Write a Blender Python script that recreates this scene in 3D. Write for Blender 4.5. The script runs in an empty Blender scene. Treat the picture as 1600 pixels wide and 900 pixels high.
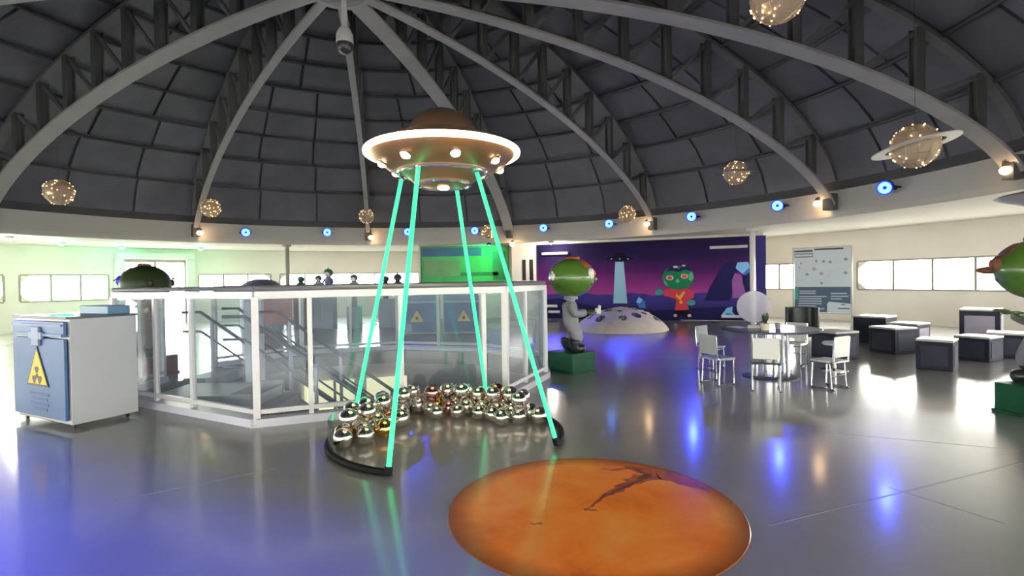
import bpy, bmesh, math, random
from math import sin, cos, pi, radians as R
from mathutils import Vector, Matrix

random.seed(7)
SC = bpy.context.scene
COL = SC.collection

# ------------------------------------------------------------------ camera, world, big light, exposure
F_PX, EYE = 815.0, 1.57
PITCH, ROLL = -math.atan(12 / F_PX), R(0.9)
cam_d = bpy.data.cameras.new('camera')
cam_d.sensor_width = 36.0
cam_d.lens = F_PX / 1600 * 36
cam_d.clip_start, cam_d.clip_end = 0.05, 500
cam = bpy.data.objects.new('camera', cam_d)
COL.objects.link(cam)
_f = Vector((0, cos(PITCH), sin(PITCH)))
_r0 = Vector((1, 0, 0))
_u0 = _r0.cross(_f)
_r = _r0 * cos(ROLL) - _u0 * sin(ROLL)
_u = _u0 * cos(ROLL) + _r0 * sin(ROLL)
cam.matrix_world = Matrix(((_r.x, _u.x, -_f.x, 0), (_r.y, _u.y, -_f.y, 0), (_r.z, _u.z, -_f.z, EYE), (0, 0, 0, 1)))
SC.camera = cam

SKY_STRENGTH = 32.0
world = bpy.data.worlds.new('daylight')
SC.world = world
world.use_nodes = True
_bg = world.node_tree.nodes['Background']
_bg.inputs[0].default_value = (1.0, 0.97, 0.90, 1)
_bg.inputs[1].default_value = SKY_STRENGTH

SC.view_settings.view_transform = 'Standard'
SC.view_settings.look = 'None'
SC.view_settings.gamma = 1.0
SC.view_settings.use_curve_mapping = False
SC.view_settings.exposure = 0.0
try:
    SC.cycles.sample_clamp_indirect = 6.0
    SC.cycles.max_bounces = 10
    SC.cycles.diffuse_bounces = 5
    SC.cycles.transparent_max_bounces = 24
except Exception:
    pass

# ------------------------------------------------------------------ materials
MATS = {}


def _new(name):
    m = bpy.data.materials.new(name)
    m.use_nodes = True
    MATS[name] = m
    return m, m.node_tree.nodes, m.node_tree.links, m.node_tree.nodes['Principled BSDF']


def pbr(name, col, rough=0.5, metal=0.0, var=0.0, scale=4.0, bump=0.0, bscale=40.0, spec=0.5, objvar=0.0, coat=0.0, sss=None):
    m, N, L, b = _new(name)
    b.inputs['Base Color'].default_value = (*col, 1)
    b.inputs['Roughness'].default_value = rough
    b.inputs['Metallic'].default_value = metal
    b.inputs['Specular IOR Level'].default_value = spec
    if coat:
        b.inputs['Coat Weight'].default_value = coat
        b.inputs['Coat Roughness'].default_value = 0.08
    tc = N.new('ShaderNodeTexCoord')
    last = None
    if var:
        n = N.new('ShaderNodeTexNoise')
        n.inputs['Scale'].default_value = scale
        n.inputs['Detail'].default_value = 6
        L.new(tc.outputs['Object'], n.inputs['Vector'])
        r = N.new('ShaderNodeMapRange')
        r.inputs['From Min'].default_value = 0.3
        r.inputs['From Max'].default_value = 0.7
        r.inputs['To Min'].default_value = 1 - var
        r.inputs['To Max'].default_value = 1 + var
        L.new(n.outputs['Fac'], r.inputs['Value'])
        last = r.outputs['Result']
    if objvar:
        oi = N.new('ShaderNodeObjectInfo')
        r2 = N.new('ShaderNodeMapRange')
        r2.inputs['To Min'].default_value = 1 - objvar
        r2.inputs['To Max'].default_value = 1 + objvar
        L.new(oi.outputs['Random'], r2.inputs['Value'])
        if last:
            mm = N.new('ShaderNodeMath')
            mm.operation = 'MULTIPLY'
            L.new(last, mm.inputs[0])
            L.new(r2.outputs['Result'], mm.inputs[1])
            last = mm.outputs[0]
        else:
            last = r2.outputs['Result']
    if last:
        vm = N.new('ShaderNodeVectorMath')
        vm.operation = 'SCALE'
        vm.inputs[0].default_value = col
        L.new(last, vm.inputs['Scale'])
        L.new(vm.outputs['Vector'], b.inputs['Base Color'])
    if bump:
        n2 = N.new('ShaderNodeTexNoise')
        n2.inputs['Scale'].default_value = bscale
        n2.inputs['Detail'].default_value = 5
        L.new(tc.outputs['Object'], n2.inputs['Vector'])
        bp = N.new('ShaderNodeBump')
        bp.inputs['Strength'].default_value = bump
        bp.inputs['Distance'].default_value = 0.02
        L.new(n2.outputs['Fac'], bp.inputs['Height'])
        L.new(bp.outputs['Normal'], b.inputs['Normal'])
    return m


def emit(name, col, strength, base=(0.02, 0.02, 0.02)):
    m, N, L, b = _new(name)
    b.inputs['Base Color'].default_value = (*base, 1)
    b.inputs['Emission Color'].default_value = (*col, 1)
    b.inputs['Emission Strength'].default_value = strength
    return m


def glass(name, tint, haze, haze_col, refl_rough=0.03, refl=1.0):
    """Clear sheet: see-through body, Fresnel reflection and a trace of surface haze."""
    m, N, L, b = _new(name)
    N.remove(b)
    out = N['Material Output']
    tr = N.new('ShaderNodeBsdfTransparent')
    tr.inputs[0].default_value = (*tint, 1)
    gl = N.new('ShaderNodeBsdfGlossy')
    gl.inputs['Roughness'].default_value = refl_rough
    df = N.new('ShaderNodeBsdfDiffuse')
    df.inputs[0].default_value = (*haze_col, 1)
    lw = N.new('ShaderNodeLayerWeight')          # Schlick reflectance, the same from both faces of the sheet
    lw.inputs['Blend'].default_value = 0.5
    pw = N.new('ShaderNodeMath')
    pw.operation = 'POWER'
    pw.inputs[1].default_value = 5.0
    L.new(lw.outputs['Facing'], pw.inputs[0])
    fr = N.new('ShaderNodeMath')
    fr.operation = 'MULTIPLY_ADD'
    fr.inputs[1].default_value = 0.90 * refl
    fr.inputs[2].default_value = 0.04 * refl
    L.new(pw.outputs[0], fr.inputs[0])
    mx = N.new('ShaderNodeMixShader')
    mx.inputs[0].default_value = haze
    L.new(tr.outputs[0], mx.inputs[1])
    L.new(df.outputs[0], mx.inputs[2])
    m2 = N.new('ShaderNodeMixShader')
    L.new(fr.outputs[0], m2.inputs[0])
    L.new(mx.outputs[0], m2.inputs[1])
    L.new(gl.outputs[0], m2.inputs[2])
    L.new(m2.outputs[0], out.inputs['Surface'])
    return m


def floor_mat():
    m, N, L, b = _new('polished_concrete')
    tc = N.new('ShaderNodeTexCoord')
    n = N.new('ShaderNodeTexNoise')
    n.inputs['Scale'].default_value = 0.9
    n.inputs['Detail'].default_value = 8
    L.new(tc.outputs['Object'], n.inputs['Vector'])
    cr = N.new('ShaderNodeValToRGB')
    cr.color_ramp.elements[0].position = 0.3
    cr.color_ramp.elements[0].color = (0.235, 0.230, 0.232, 1)
    cr.color_ramp.elements[1].position = 0.7
    cr.color_ramp.elements[1].color = (0.300, 0.295, 0.292, 1)
    L.new(n.outputs['Fac'], cr.inputs[0])
    L.new(cr.outputs[0], b.inputs['Base Color'])
    n2 = N.new('ShaderNodeTexNoise')
    n2.inputs['Scale'].default_value = 1.6
    n2.inputs['Detail'].default_value = 4
    L.new(tc.outputs['Object'], n2.inputs['Vector'])
    mr = N.new('ShaderNodeMapRange')
    mr.inputs['To Min'].default_value = 0.285
    mr.inputs['To Max'].default_value = 0.37
    L.new(n2.outputs['Fac'], mr.inputs['Value'])
    L.new(mr.outputs[0], b.inputs['Roughness'])
    b.inputs['Coat Weight'].default_value = 1.0
    b.inputs['Coat IOR'].default_value = 1.55
    b.inputs['Coat Roughness'].default_value = 0.13
    return m


def mars_mat():
    m, N, L, b = _new('mars_print')
    tc = N.new('ShaderNodeTexCoord')
    n = N.new('ShaderNodeTexNoise')
    n.inputs['Scale'].default_value = 1.7
    n.inputs['Detail'].default_value = 9
    n.inputs['Roughness'].default_value = 0.62
    n.inputs['Distortion'].default_value = 0.35
    L.new(tc.outputs['Object'], n.inputs['Vector'])
    cr = N.new('ShaderNodeValToRGB')
    e = cr.color_ramp.elements
    e[0].position, e[0].color = 0.26, (0.68, 0.14, 0.014, 1)
    e[1].position, e[1].color = 0.76, (1.0, 0.42, 0.085, 1)
    x = e.new(0.46)
    x.color = (0.95, 0.25, 0.022, 1)
    L.new(n.outputs['Fac'], cr.inputs[0])
    # darker limb of the printed planet
    ln = N.new('ShaderNodeVectorMath')
    ln.operation = 'LENGTH'
    L.new(tc.outputs['Object'], ln.inputs[0])
    mr = N.new('ShaderNodeMapRange')
    mr.inputs['From Min'].default_value = 0.80
    mr.inputs['From Max'].default_value = 0.985
    mr.inputs['To Min'].default_value = 1.0
    mr.inputs['To Max'].default_value = 0.30
    L.new(ln.outputs['Value'], mr.inputs['Value'])
    mul = N.new('ShaderNodeVectorMath')
    mul.operation = 'SCALE'
    L.new(cr.outputs[0], mul.inputs[0])
    L.new(mr.outputs[0], mul.inputs['Scale'])
    L.new(mul.outputs[0], b.inputs['Base Color'])
    b.inputs['Roughness'].default_value = 0.2
    return m


def mural_mat(w, h):
    m, N, L, b = _new('mural_print')
    tc = N.new('ShaderNodeTexCoord')
    sp = N.new('ShaderNodeSeparateXYZ')
    L.new(tc.outputs['Object'], sp.inputs[0])
    nz = N.new('ShaderNodeTexNoise')
    nz.inputs['Scale'].default_value = 0.7
    nz.inputs['Detail'].default_value = 3
    L.new(tc.outputs['Object'], nz.inputs['Vector'])
    ad = N.new('ShaderNodeMath')
    ad.operation = 'MULTIPLY_ADD'
    ad.inputs[1].default_value = 0.5
    L.new(nz.outputs['Fac'], ad.inputs[0])
    L.new(sp.outputs['Z'], ad.inputs[2])
    mr = N.new('ShaderNodeMapRange')
    mr.inputs['From Min'].default_value = 0.25
    mr.inputs['From Max'].default_value = h + 0.25
    L.new(ad.outputs[0], mr.inputs['Value'])
    cr = N.new('ShaderNodeValToRGB')
    e = cr.color_ramp.elements
    e[0].position, e[0].color = 0.0, (0.012, 0.010, 0.05, 1)
    e[1].position, e[1].color = 1.0, (0.010, 0.007, 0.045, 1)
    for p, c in ((0.10, (0.02, 0.018, 0.10)), (0.27, (0.045, 0.035, 0.22)), (0.335, (0.05, 0.035, 0.24)), (0.345, (0.32, 0.05, 0.25)),
                 (0.45, (0.22, 0.03, 0.20)), (0.60, (0.075, 0.012, 0.11)), (0.78, (0.018, 0.008, 0.06))):
        q = e.new(p)
        q.color = (*c, 1)
    L.new(mr.outputs[0], cr.inputs[0])
    L.new(cr.outputs[0], b.inputs['Base Color'])
    b.inputs['Roughness'].default_value = 0.7
    b.inputs['Specular IOR Level'].default_value = 0.12
    return m


pbr('white_wall', (0.91, 0.865, 0.785), 0.6, var=0.03, scale=1.2)
pbr('ceiling_white', (0.85, 0.82, 0.76), 0.6, var=0.03, scale=1.2)
pbr('beam_white', (0.80, 0.785, 0.76), 0.55, var=0.03, scale=1.0)
pbr('dome_shell', (0.050, 0.052, 0.062), 0.7)
pbr('dome_panel', (0.112, 0.118, 0.150), 0.5, var=0.14, scale=1.3, objvar=0.16, bump=0.15, bscale=6)
pbr('truss_web', (0.13, 0.135, 0.14), 0.55, var=0.08, scale=3)
pbr('truss_plate', (0.38, 0.39, 0.40), 0.5, var=0.06, scale=3)
pbr('truss_dark', (0.075, 0.078, 0.082), 0.55, var=0.1, scale=3)
pbr('purlin_dark', (0.06, 0.062, 0.07), 0.6)
pbr('window_frame', (0.36, 0.34, 0.29), 0.5)
pbr('well_wall', (0.55, 0.55, 0.60), 0.6, var=0.05, scale=1.5)
pbr('white_paint', (0.70, 0.69, 0.70), 0.35)
pbr('lavender_paint', (0.62, 0.62, 0.72), 0.35)
pbr('step_paint', (0.55, 0.55, 0.58), 0.45, var=0.06)
pbr('rail_grey', (0.34, 0.34, 0.38), 0.3, metal=0.6)
pbr('chrome', (0.78, 0.78, 0.80), 0.12, metal=1.0)
pbr('steel', (0.60, 0.60, 0.62), 0.25, metal=1.0)
pbr('black_rubber', (0.008, 0.008, 0.009), 0.6, spec=0.1)
pbr('black_plastic', (0.02, 0.02, 0.025), 0.35)
pbr('dark_slot', (0.010, 0.010, 0.014), 0.6)
pbr('hull_bronze', (0.60, 0.38, 0.21), 0.34, metal=0.8, var=0.08, scale=3)
pbr('hull_dark', (0.20, 0.12, 0.075), 0.4, metal=0.6)
pbr('ball_silver', (0.95, 0.89, 0.84), 0.15, metal=1.0)
pbr('ball_gold', (0.80, 0.52, 0.16), 0.10, metal=1.0)
pbr('ball_copper', (0.85, 0.42, 0.26), 0.10, metal=1.0)
pbr('ball_rose', (0.72, 0.38, 0.36), 0.10, metal=1.0)
pbr('cab_blue', (0.042, 0.120, 0.275), 0.4, var=0.10, scale=2)
pbr('cab_blue_light', (0.10, 0.22, 0.37), 0.4, var=0.06, scale=2)
pbr('cab_white', (0.47, 0.48, 0.50), 0.4, var=0.03, scale=2)
pbr('cab_top', (0.07, 0.075, 0.08), 0.25)
pbr('hazard_yellow', (0.85, 0.56, 0.03), 0.4)
pbr('hazard_black', (0.02, 0.018, 0.015), 0.5)
pbr('navy_print', (0.03, 0.07, 0.22), 0.45)
pbr('latch_grey', (0.22, 0.28, 0.38), 0.4)
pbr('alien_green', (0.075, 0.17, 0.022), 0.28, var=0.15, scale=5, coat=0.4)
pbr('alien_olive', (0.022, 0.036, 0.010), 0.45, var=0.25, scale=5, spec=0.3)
pbr('alien_hand', (0.075, 0.13, 0.025), 0.4)
pbr('alien_brown', (0.17, 0.075, 0.035), 0.45, var=0.2, scale=6)
pbr('alien_red', (0.36, 0.075, 0.03), 0.4, var=0.15, scale=8)
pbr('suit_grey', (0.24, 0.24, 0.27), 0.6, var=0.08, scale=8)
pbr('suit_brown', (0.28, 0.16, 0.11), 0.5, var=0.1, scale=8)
pbr('boot_dark', (0.022, 0.026, 0.030), 0.35)
pbr('pedestal_green', (0.008, 0.070, 0.034), 0.5, var=0.08, scale=3, spec=0.2)
pbr('pedestal_red', (0.20, 0.045, 0.045), 0.4, var=0.1, scale=3)
pbr('eye_white', (0.8, 0.8, 0.78), 0.2)
pbr('eye_orange', (0.75, 0.16, 0.04), 0.2)
pbr('eye_blue', (0.02, 0.05, 0.75), 0.2)
pbr('white_object', (0.8, 0.78, 0.76), 0.5)
pbr('moon_stone', (0.56, 0.49, 0.45), 0.85, var=0.10, scale=3, bump=0.2, bscale=12)
pbr('crater_dark', (0.10, 0.085, 0.09), 0.9, var=0.2, scale=12)
pbr('cube_slate', (0.018, 0.020, 0.036), 0.55, var=0.15, scale=2, objvar=0.15, spec=0.2)
pbr('cube_sheen', (0.040, 0.043, 0.068), 0.55, var=0.15, scale=2, objvar=0.15, spec=0.2)
pbr('cube_top', (0.50, 0.49, 0.50), 0.35, var=0.04)
pbr('cube_mauve', (0.30, 0.27, 0.36), 0.45, var=0.1, scale=2)
pbr('table_dark', (0.050, 0.045, 0.085), 0.22)
pbr('chair_grey', (0.40, 0.42, 0.43), 0.4)
pbr('chair_cream', (0.70, 0.70, 0.67), 0.4)
pbr('chair_black', (0.015, 0.015, 0.018), 0.35)
pbr('pot_cream', (0.70, 0.64, 0.52), 0.5)
pbr('leaf_green', (0.05, 0.08, 0.03), 0.5)
pbr('poster_pale', (0.56, 0.63, 0.70), 0.45, var=0.03)
pbr('poster_dark', (0.055, 0.095, 0.16), 0.45)
pbr('poster_teal', (0.03, 0.30, 0.24), 0.45)
pbr('poster_ink', (0.045, 0.055, 0.075), 0.5)
pbr('poster_text', (0.42, 0.48, 0.56), 0.5)
pbr('poster_mark', (0.25, 0.25, 0.28), 0.5)
pbr('poster_mauve', (0.42, 0.34, 0.42), 0.5)
pbr('stand_grey', (0.42, 0.41, 0.37), 0.4, metal=0.3)
pbr('panel_red', (0.40, 0.13, 0.12), 0.5, var=0.08)
pbr('rust', (0.26, 0.075, 0.055), 0.6, var=0.15)
pbr('far_green', (0.05, 0.14, 0.09), 0.45)
pbr('far_dark', (0.055, 0.055, 0.075), 0.5)
pbr('far_blue', (0.10, 0.12, 0.30), 0.45)
pbr('far_plinth', (0.30, 0.34, 0.43), 0.5)
pbr('dome_exhibit', (0.13, 0.13, 0.20), 0.3)
pbr('mauve_disc', (0.42, 0.40, 0.47), 0.4)
pbr('joint_sunstreak_pale', (0.30, 0.30, 0.32), 0.25)
pbr('ground_pale', (0.62, 0.60, 0.56), 0.8, var=0.06)
pbr('lamp_metal', (0.35, 0.27, 0.2), 0.3, metal=0.8)
pbr('wire_gold', (0.62, 0.50, 0.36), 0.35, metal=0.7)
pbr('picture_blue', (0.030, 0.085, 0.22), 0.45, var=0.15, scale=1.5)
pbr('picture_green', (0.05, 0.34, 0.10), 0.45, var=0.2, scale=1.5)
pbr('picture_green_dark', (0.015, 0.16, 0.06), 0.45, var=0.2, scale=2)
pbr('picture_olive', (0.14, 0.26, 0.13), 0.45, var=0.2, scale=1.2)
pbr('m_navy', (0.014, 0.012, 0.075), 0.7, spec=0.12)
pbr('m_navy2', (0.025, 0.022, 0.13), 0.7, spec=0.12)
pbr('m_beam', (0.30, 0.52, 0.72), 0.7, spec=0.12)
pbr('m_ufo', (0.006, 0.006, 0.02), 0.7, spec=0.12)
pbr('m_green', (0.012, 0.17, 0.085), 0.7, spec=0.12)
pbr('m_green_l', (0.10, 0.40, 0.20), 0.7, spec=0.12)
pbr('m_teal', (0.04, 0.27, 0.25), 0.7, spec=0.12)
pbr('m_red', (0.55, 0.045, 0.085), 0.7, spec=0.12)
pbr('m_eye', (0.62, 0.07, 0.04), 0.7, spec=0.12)
pbr('m_pale', (0.55, 0.50, 0.48), 0.7, spec=0.12)
pbr('m_gold', (0.65, 0.36, 0.05), 0.7, spec=0.12)
pbr('m_black', (0.008, 0.008, 0.012), 0.7, spec=0.12)
pbr('m_crystal', (0.22, 0.50, 0.85), 0.7, spec=0.12)
pbr('m_crystal_d', (0.05, 0.17, 0.50), 0.7, spec=0.12)
pbr('m_purple', (0.26, 0.09, 0.32), 0.7, spec=0.12)
floor_mat()
mars_mat()
emit('tube_green', (0.035, 1.0, 0.36), 1.7)
emit('ring_warm', (1.0, 0.70, 0.40), 16.0)
emit('port_warm', (1.0, 0.70, 0.38), 30.0)
emit('bulb_warm', (1.0, 0.62, 0.30), 26.0)
emit('fairy', (1.0, 0.66, 0.30), 7.0)
emit('spot_face', (0.06, 0.30, 1.0), 9.0)
emit('spot_face_white', (0.45, 0.62, 1.0), 12.0)
emit('spot_rim', (0.0, 0.01, 1.0), 3.5)
emit('lamp_green', (0.10, 1.0, 0.45), 22.0)
emit('lamp_white', (1.0, 0.93, 0.80), 16.0)
emit('yellow_glow', (1.0, 0.92, 0.55), 1.05)
emit('led_green', (0.02, 1.0, 0.35), 2.5)
glass('pane', (0.97, 0.98, 0.97), 0.0, (1, 1, 1))
glass('rail_glass', (0.90, 0.945, 0.965), 0.05, (0.55, 0.60, 0.72), 0.04)
glass('acrylic', (0.97, 0.98, 0.98), 0.03, (0.8, 0.8, 0.85), 0.05)
glass('frosted_disc', (0.88, 0.86, 0.93), 0.42, (0.62, 0.58, 0.68), 0.15)
glass('globe_net', (0.95, 0.90, 0.84), 0.60, (0.80, 0.68, 0.56), 0.3, 0.3)


# ------------------------------------------------------------------ mesh helpers
class MB:
    def __init__(s):
        s.v, s.f = [], []

    def add(s, vs, fs):
        o = len(s.v)
        s.v += [tuple(v) for v in vs]
        s.f += [tuple(i + o for i in f) for f in fs]
        return s

    def box(s, c, d, rz=0.0, taper=1.0):
        cx, cy, cz = c
        a, b, h = d[0] / 2, d[1] / 2, d[2] / 2
        vs = []
        for z, k in ((-h, 1.0), (h, taper)):
            for x, y in ((-a, -b), (a, -b), (a, b), (-a, b)):
                x, y = x * k, y * k
                vs.append((cx + x * cos(rz) - y * sin(rz), cy + x * sin(rz) + y * cos(rz), cz + z))
        return s.add(vs, [(0, 3, 2, 1), (4, 5, 6, 7), (0, 1, 5, 4), (1, 2, 6, 5), (2, 3, 7, 6), (3, 0, 4, 7)])

    def bar(s, p, q, w, h, up=(0, 0, 1)):
        p, q = Vector(p), Vector(q)
        t = (q - p).normalized()
        up = Vector(up)
        if abs(t.dot(up)) > 0.99:
            up = Vector((0, 1, 0))
        x = t.cross(up).normalized()
        y = x.cross(t).normalized()
        vs = []
        for e in (p, q):
            for i, j in ((-1, -1), (1, -1), (1, 1), (-1, 1)):
                vs.append(e + x * (i * w / 2) + y * (j * h / 2))
        return s.add(vs, [(0, 1, 2, 3), (7, 6, 5, 4), (0, 4, 5, 1), (1, 5, 6, 2), (2, 6, 7, 3), (3, 7, 4, 0)])

    def sweep(s, pts, w, h, side=(0, 1, 0)):
        """rectangular section swept along a polyline; 'side' is the width direction"""
        side = Vector(side)
        pts = [Vector(p) for p in pts]
        n = len(pts)
        vs = []
        for i, p in enumerate(pts):
            t = (pts[min(i + 1, n - 1)] - pts[max(i - 1, 0)]).normalized()
            u = side.cross(t).normalized()
            for a, b in ((-1, -1), (1, -1), (1, 1), (-1, 1)):
                vs.append(p + side * (a * w / 2) + u * (b * h / 2))
        fs = [(0, 1, 2, 3), tuple(4 * (n - 1) + k for k in (3, 2, 1, 0))]
        for i in range(n - 1):
            for k in range(4):
                a, b = 4 * i + k, 4 * i + (k + 1) % 4
                fs.append((a, b, b + 4, a + 4))
        return s.add(vs, fs)

    def tube(s, pts, r, seg=10, closed=False, caps=True):
        pts = [Vector(p) for p in pts]
        n = len(pts)
        rad = r if isinstance(r, (list, tuple)) else [r] * n
        vs, fs = [], []
        prev = None
        for i, p in enumerate(pts):
            if closed:
                t = (pts[(i + 1) % n] - pts[i - 1]).normalized()
            else:
                t = (pts[min(i + 1, n - 1)] - pts[max(i - 1, 0)]).normalized()
            if prev is None:
                a = Vector((0, 0, 1)) if abs(t.z) < 0.9 else Vector((1, 0, 0))
                x = t.cross(a).normalized()
            else:
                x = (prev - t * prev.dot(t)).normalized()
            prev = x
            y = t.cross(x)
            for k in range(seg):
                an = 2 * pi * k / seg
                vs.append(p + (x * cos(an) + y * sin(an)) * rad[i])
        m = n if closed else n - 1
        for i in range(m):
            for k in range(seg):
                a, b = i * seg + k, i * seg + (k + 1) % seg
                c, d = ((i + 1) % n) * seg + (k + 1) % seg, ((i + 1) % n) * seg + k
                fs.append((a, b, c, d))
        if not closed and caps:
            fs.append(tuple(range(seg))[::-1])
            fs.append(tuple(range((n - 1) * seg, n * seg)))
        return s.add(vs, fs)

    def lathe(s, prof, seg=32, c=(0, 0, 0), a0=0.0, a1=2 * pi, sx=1.0, sy=1.0):
        full = abs(a1 - a0 - 2 * pi) < 1e-6
        m = seg if full else seg + 1
        vs, fs = [], []
        for r, z in prof:
            for k in range(m):
                an = a0 + (a1 - a0) * k / seg
                vs.append((c[0] + r * cos(an) * sx, c[1] + r * sin(an) * sy, c[2] + z))
        for i in range(len(prof) - 1):
            for k in range(seg):
                k2 = (k + 1) % m if full else k + 1
                fs.append((i * m + k, i * m + k2, (i + 1) * m + k2, (i + 1) * m + k))
        return s.add(vs, fs)

    def ell(s, c, r, seg=20, rings=12, rot=None):
        if not isinstance(r, (list, tuple)):
            r = (r, r, r)
        c = Vector(c)
        vs, fs = [], []
        for i in range(rings + 1):
            t = pi * i / rings
            for k in range(seg):
                a = 2 * pi * k / seg
                p = Vector((r[0] * sin(t) * cos(a), r[1] * sin(t) * sin(a), -r[2] * cos(t)))
                if rot:
                    p = rot @ p
                vs.append(c + p)
        for i in range(rings):
            for k in range(seg):
                fs.append((i * seg + k, i * seg + (k + 1) % seg, (i + 1) * seg + (k + 1) % seg, (i + 1) * seg + k))
        return s.add(vs, fs)

    def cap(s, c, r, az0, az1, el0, el1, off, seg=14, rings=8):
        """a patch of an ellipsoid's surface, slightly proud, with thickness"""
        vs, fs = [], []
        for lay in (0.985, 1.0 + off):
            for i in range(rings + 1):
                e = R(el0 + (el1 - el0) * i / rings)
                for k in range(seg + 1):
                    a = R(az0 + (az1 - az0) * k / seg)
                    vs.append((c[0] + r[0] * lay * cos(e) * cos(a), c[1] + r[1] * lay * cos(e) * sin(a), c[2] + r[2] * lay * sin(e)))
        w, n = seg + 1, (seg + 1) * (rings + 1)
        for i in range(rings):
            for k in range(seg):
                q = (i * w + k, i * w + k + 1, (i + 1) * w + k + 1, (i + 1) * w + k)
                fs.append(tuple(x + n for x in q))
                fs.append(q[::-1])
        edge = [k for k in range(seg)] + [i * w + seg for i in range(rings)] + [rings * w + seg - k for k in range(seg)] + [(rings - i) * w for i in range(rings)]
        for i in range(len(edge)):
            a, b = edge[i], edge[(i + 1) % len(edge)]
            fs.append((a, b, b + n, a + n))
        return s.add(vs, fs)

    def prism(s, poly, axis, lo, hi):
        """polygon given in 2-D, extruded along 'axis' (x, y or z) from lo to hi"""
        n = len(poly)
        vs = []
        for t in (lo, hi):
            for a, b in poly:
                vs.append({'x': (t, a, b), 'y': (a, t, b), 'z': (a, b, t)}[axis])
        fs = [tuple(range(n))[::-1], tuple(range(n, 2 * n))]
        for i in range(n):
            j = (i + 1) % n
            fs.append((i, j, j + n, i + n))
        return s.add(vs, fs)

    def arcbox(s, c, r0, r1, a0, a1, z0, z1, seg=None):
        """curved block: radii r0..r1, angles a0..a1 in degrees"""
        seg = seg or max(1, int(abs(a1 - a0) / 2.0))
        vs, fs = [], []
        for k in range(seg + 1):
            a = R(a0 + (a1 - a0) * k / seg)
            for r, z in ((r0, z0), (r1, z0), (r1, z1), (r0, z1)):
                vs.append((c[0] + r * cos(a), c[1] + r * sin(a), z))
        for k in range(seg):
            for j in range(4):
                a, b = 4 * k + j, 4 * k + (j + 1) % 4
                fs.append((a, b, b + 4, a + 4))
        fs += [(0, 1, 2, 3), tuple(4 * seg + j for j in (3, 2, 1, 0))]
        return s.add(vs, fs)

    def mesh(s, name, smooth=True, ang=32):
        me = bpy.data.meshes.new(name)
        me.from_pydata(s.v, [], s.f)
        bm = bmesh.new()
        bm.from_mesh(me)
        bmesh.ops.remove_doubles(bm, verts=bm.verts, dist=1e-5)
        bmesh.ops.recalc_face_normals(bm, faces=bm.faces)
        bm.to_mesh(me)
        bm.free()
        if smooth:
            me.polygons.foreach_set('use_smooth', [True] * len(me.polygons))
            me.set_sharp_from_angle(angle=R(ang))
        return me


def put(name, data, mat, parent=None, loc=None, rz=None, bevel=0.0):
    me = data.mesh(name) if isinstance(data, MB) else data
    o = bpy.data.objects.new(name, me)
    COL.objects.link(o)
    if mat and not me.materials:
        me.materials.append(MATS[mat])
    if parent:
        o.parent = parent
    if loc:
        o.location = loc
    if rz is not None:
        o.rotation_euler = (0, 0, rz)
    if bevel:
        b = o.modifiers.new('bevel', 'BEVEL')
        b.width, b.segments, b.limit_method = bevel, 2, 'ANGLE'
    return o


def tag(o, label=None, cat=None, group=None, kind=None):
    if label:
        o['label'] = label
    if cat:
        o['category'] = cat
    if group:
        o['group'] = group
    if kind:
        o['kind'] = kind
    return o


def thing(name, label, cat, loc=(0, 0, 0), rz=0.0, group=None, kind=None):
    o = bpy.data.objects.new(name, None)
    o.empty_display_size = 0.1
    COL.objects.link(o)
    o.location = loc
    o.rotation_euler = (0, 0, rz)
    return tag(o, label, cat, group, kind)


def copy_tree(o, parent=None):
    c = o.copy()
    COL.objects.link(c)
    c.parent = parent
    for ch in list(o.children):
        copy_tree(ch, c)
    return c


def skin(name, verts, edges, radii, mat, parent, levels=2):
    me = bpy.data.meshes.new(name)
    me.from_pydata(verts, edges, [])
    o = bpy.data.objects.new(name, me)
    COL.objects.link(o)
    me.materials.append(MATS[mat])
    sk = o.modifiers.new('skin', 'SKIN')
    sk.use_smooth_shade = True
    sk.branch_smoothing = 0.5
    for i, rr in enumerate(radii):
        d = me.skin_vertices[0].data[i]
        d.radius = (rr, rr)
        d.use_root = (i == 0)
    sb = o.modifiers.new('smooth', 'SUBSURF')
    sb.levels = sb.render_levels = levels
    o.parent = parent
    return o


def spot_light(name, loc, target, col, power, angle, blend=0.6, size=0.1, parent=None):
    d = bpy.data.lights.new(name, 'SPOT')
    d.color, d.energy, d.spot_size, d.spot_blend, d.shadow_soft_size = col, power, R(angle), blend, size
    o = bpy.data.objects.new(name, d)
    COL.objects.link(o)
    v = Vector(target) - Vector(loc)
    o.location = loc
    o.rotation_euler = v.to_track_quat('-Z', 'Y').to_euler()
    return o


# ------------------------------------------------------------------ the building
DC = (-2.9, 9.05)              # axis of the dome
R_WALL, R_BAND = 17.0, 12.1
Z_SILL, Z_HEAD, Z_SOFF, Z_BAND = 1.05, 2.05, 3.08, 3.75


def pol(r, a, z=0.0):
    return (DC[0] + r * cos(R(a)), DC[1] + r * sin(R(a)), z)


# guard rail line round the stairwell
WELL = [(-2.84, 5.75), (-0.10, 6.84), (0.52, 8.40), (0.52, 10.2), (-0.70, 11.6), (-2.70, 12.2), (-4.70, 11.6), (-5.72, 10.0), (-5.72, 8.50), (-5.50, 7.20)]
WC = Vector((-2.6, 9.0))


def inset(p, d):
    v = Vector(p) - WC
    return WC + v * (1 - d / v.length)


HOLE = [inset(p, 0.22) for p in WELL]


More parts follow.
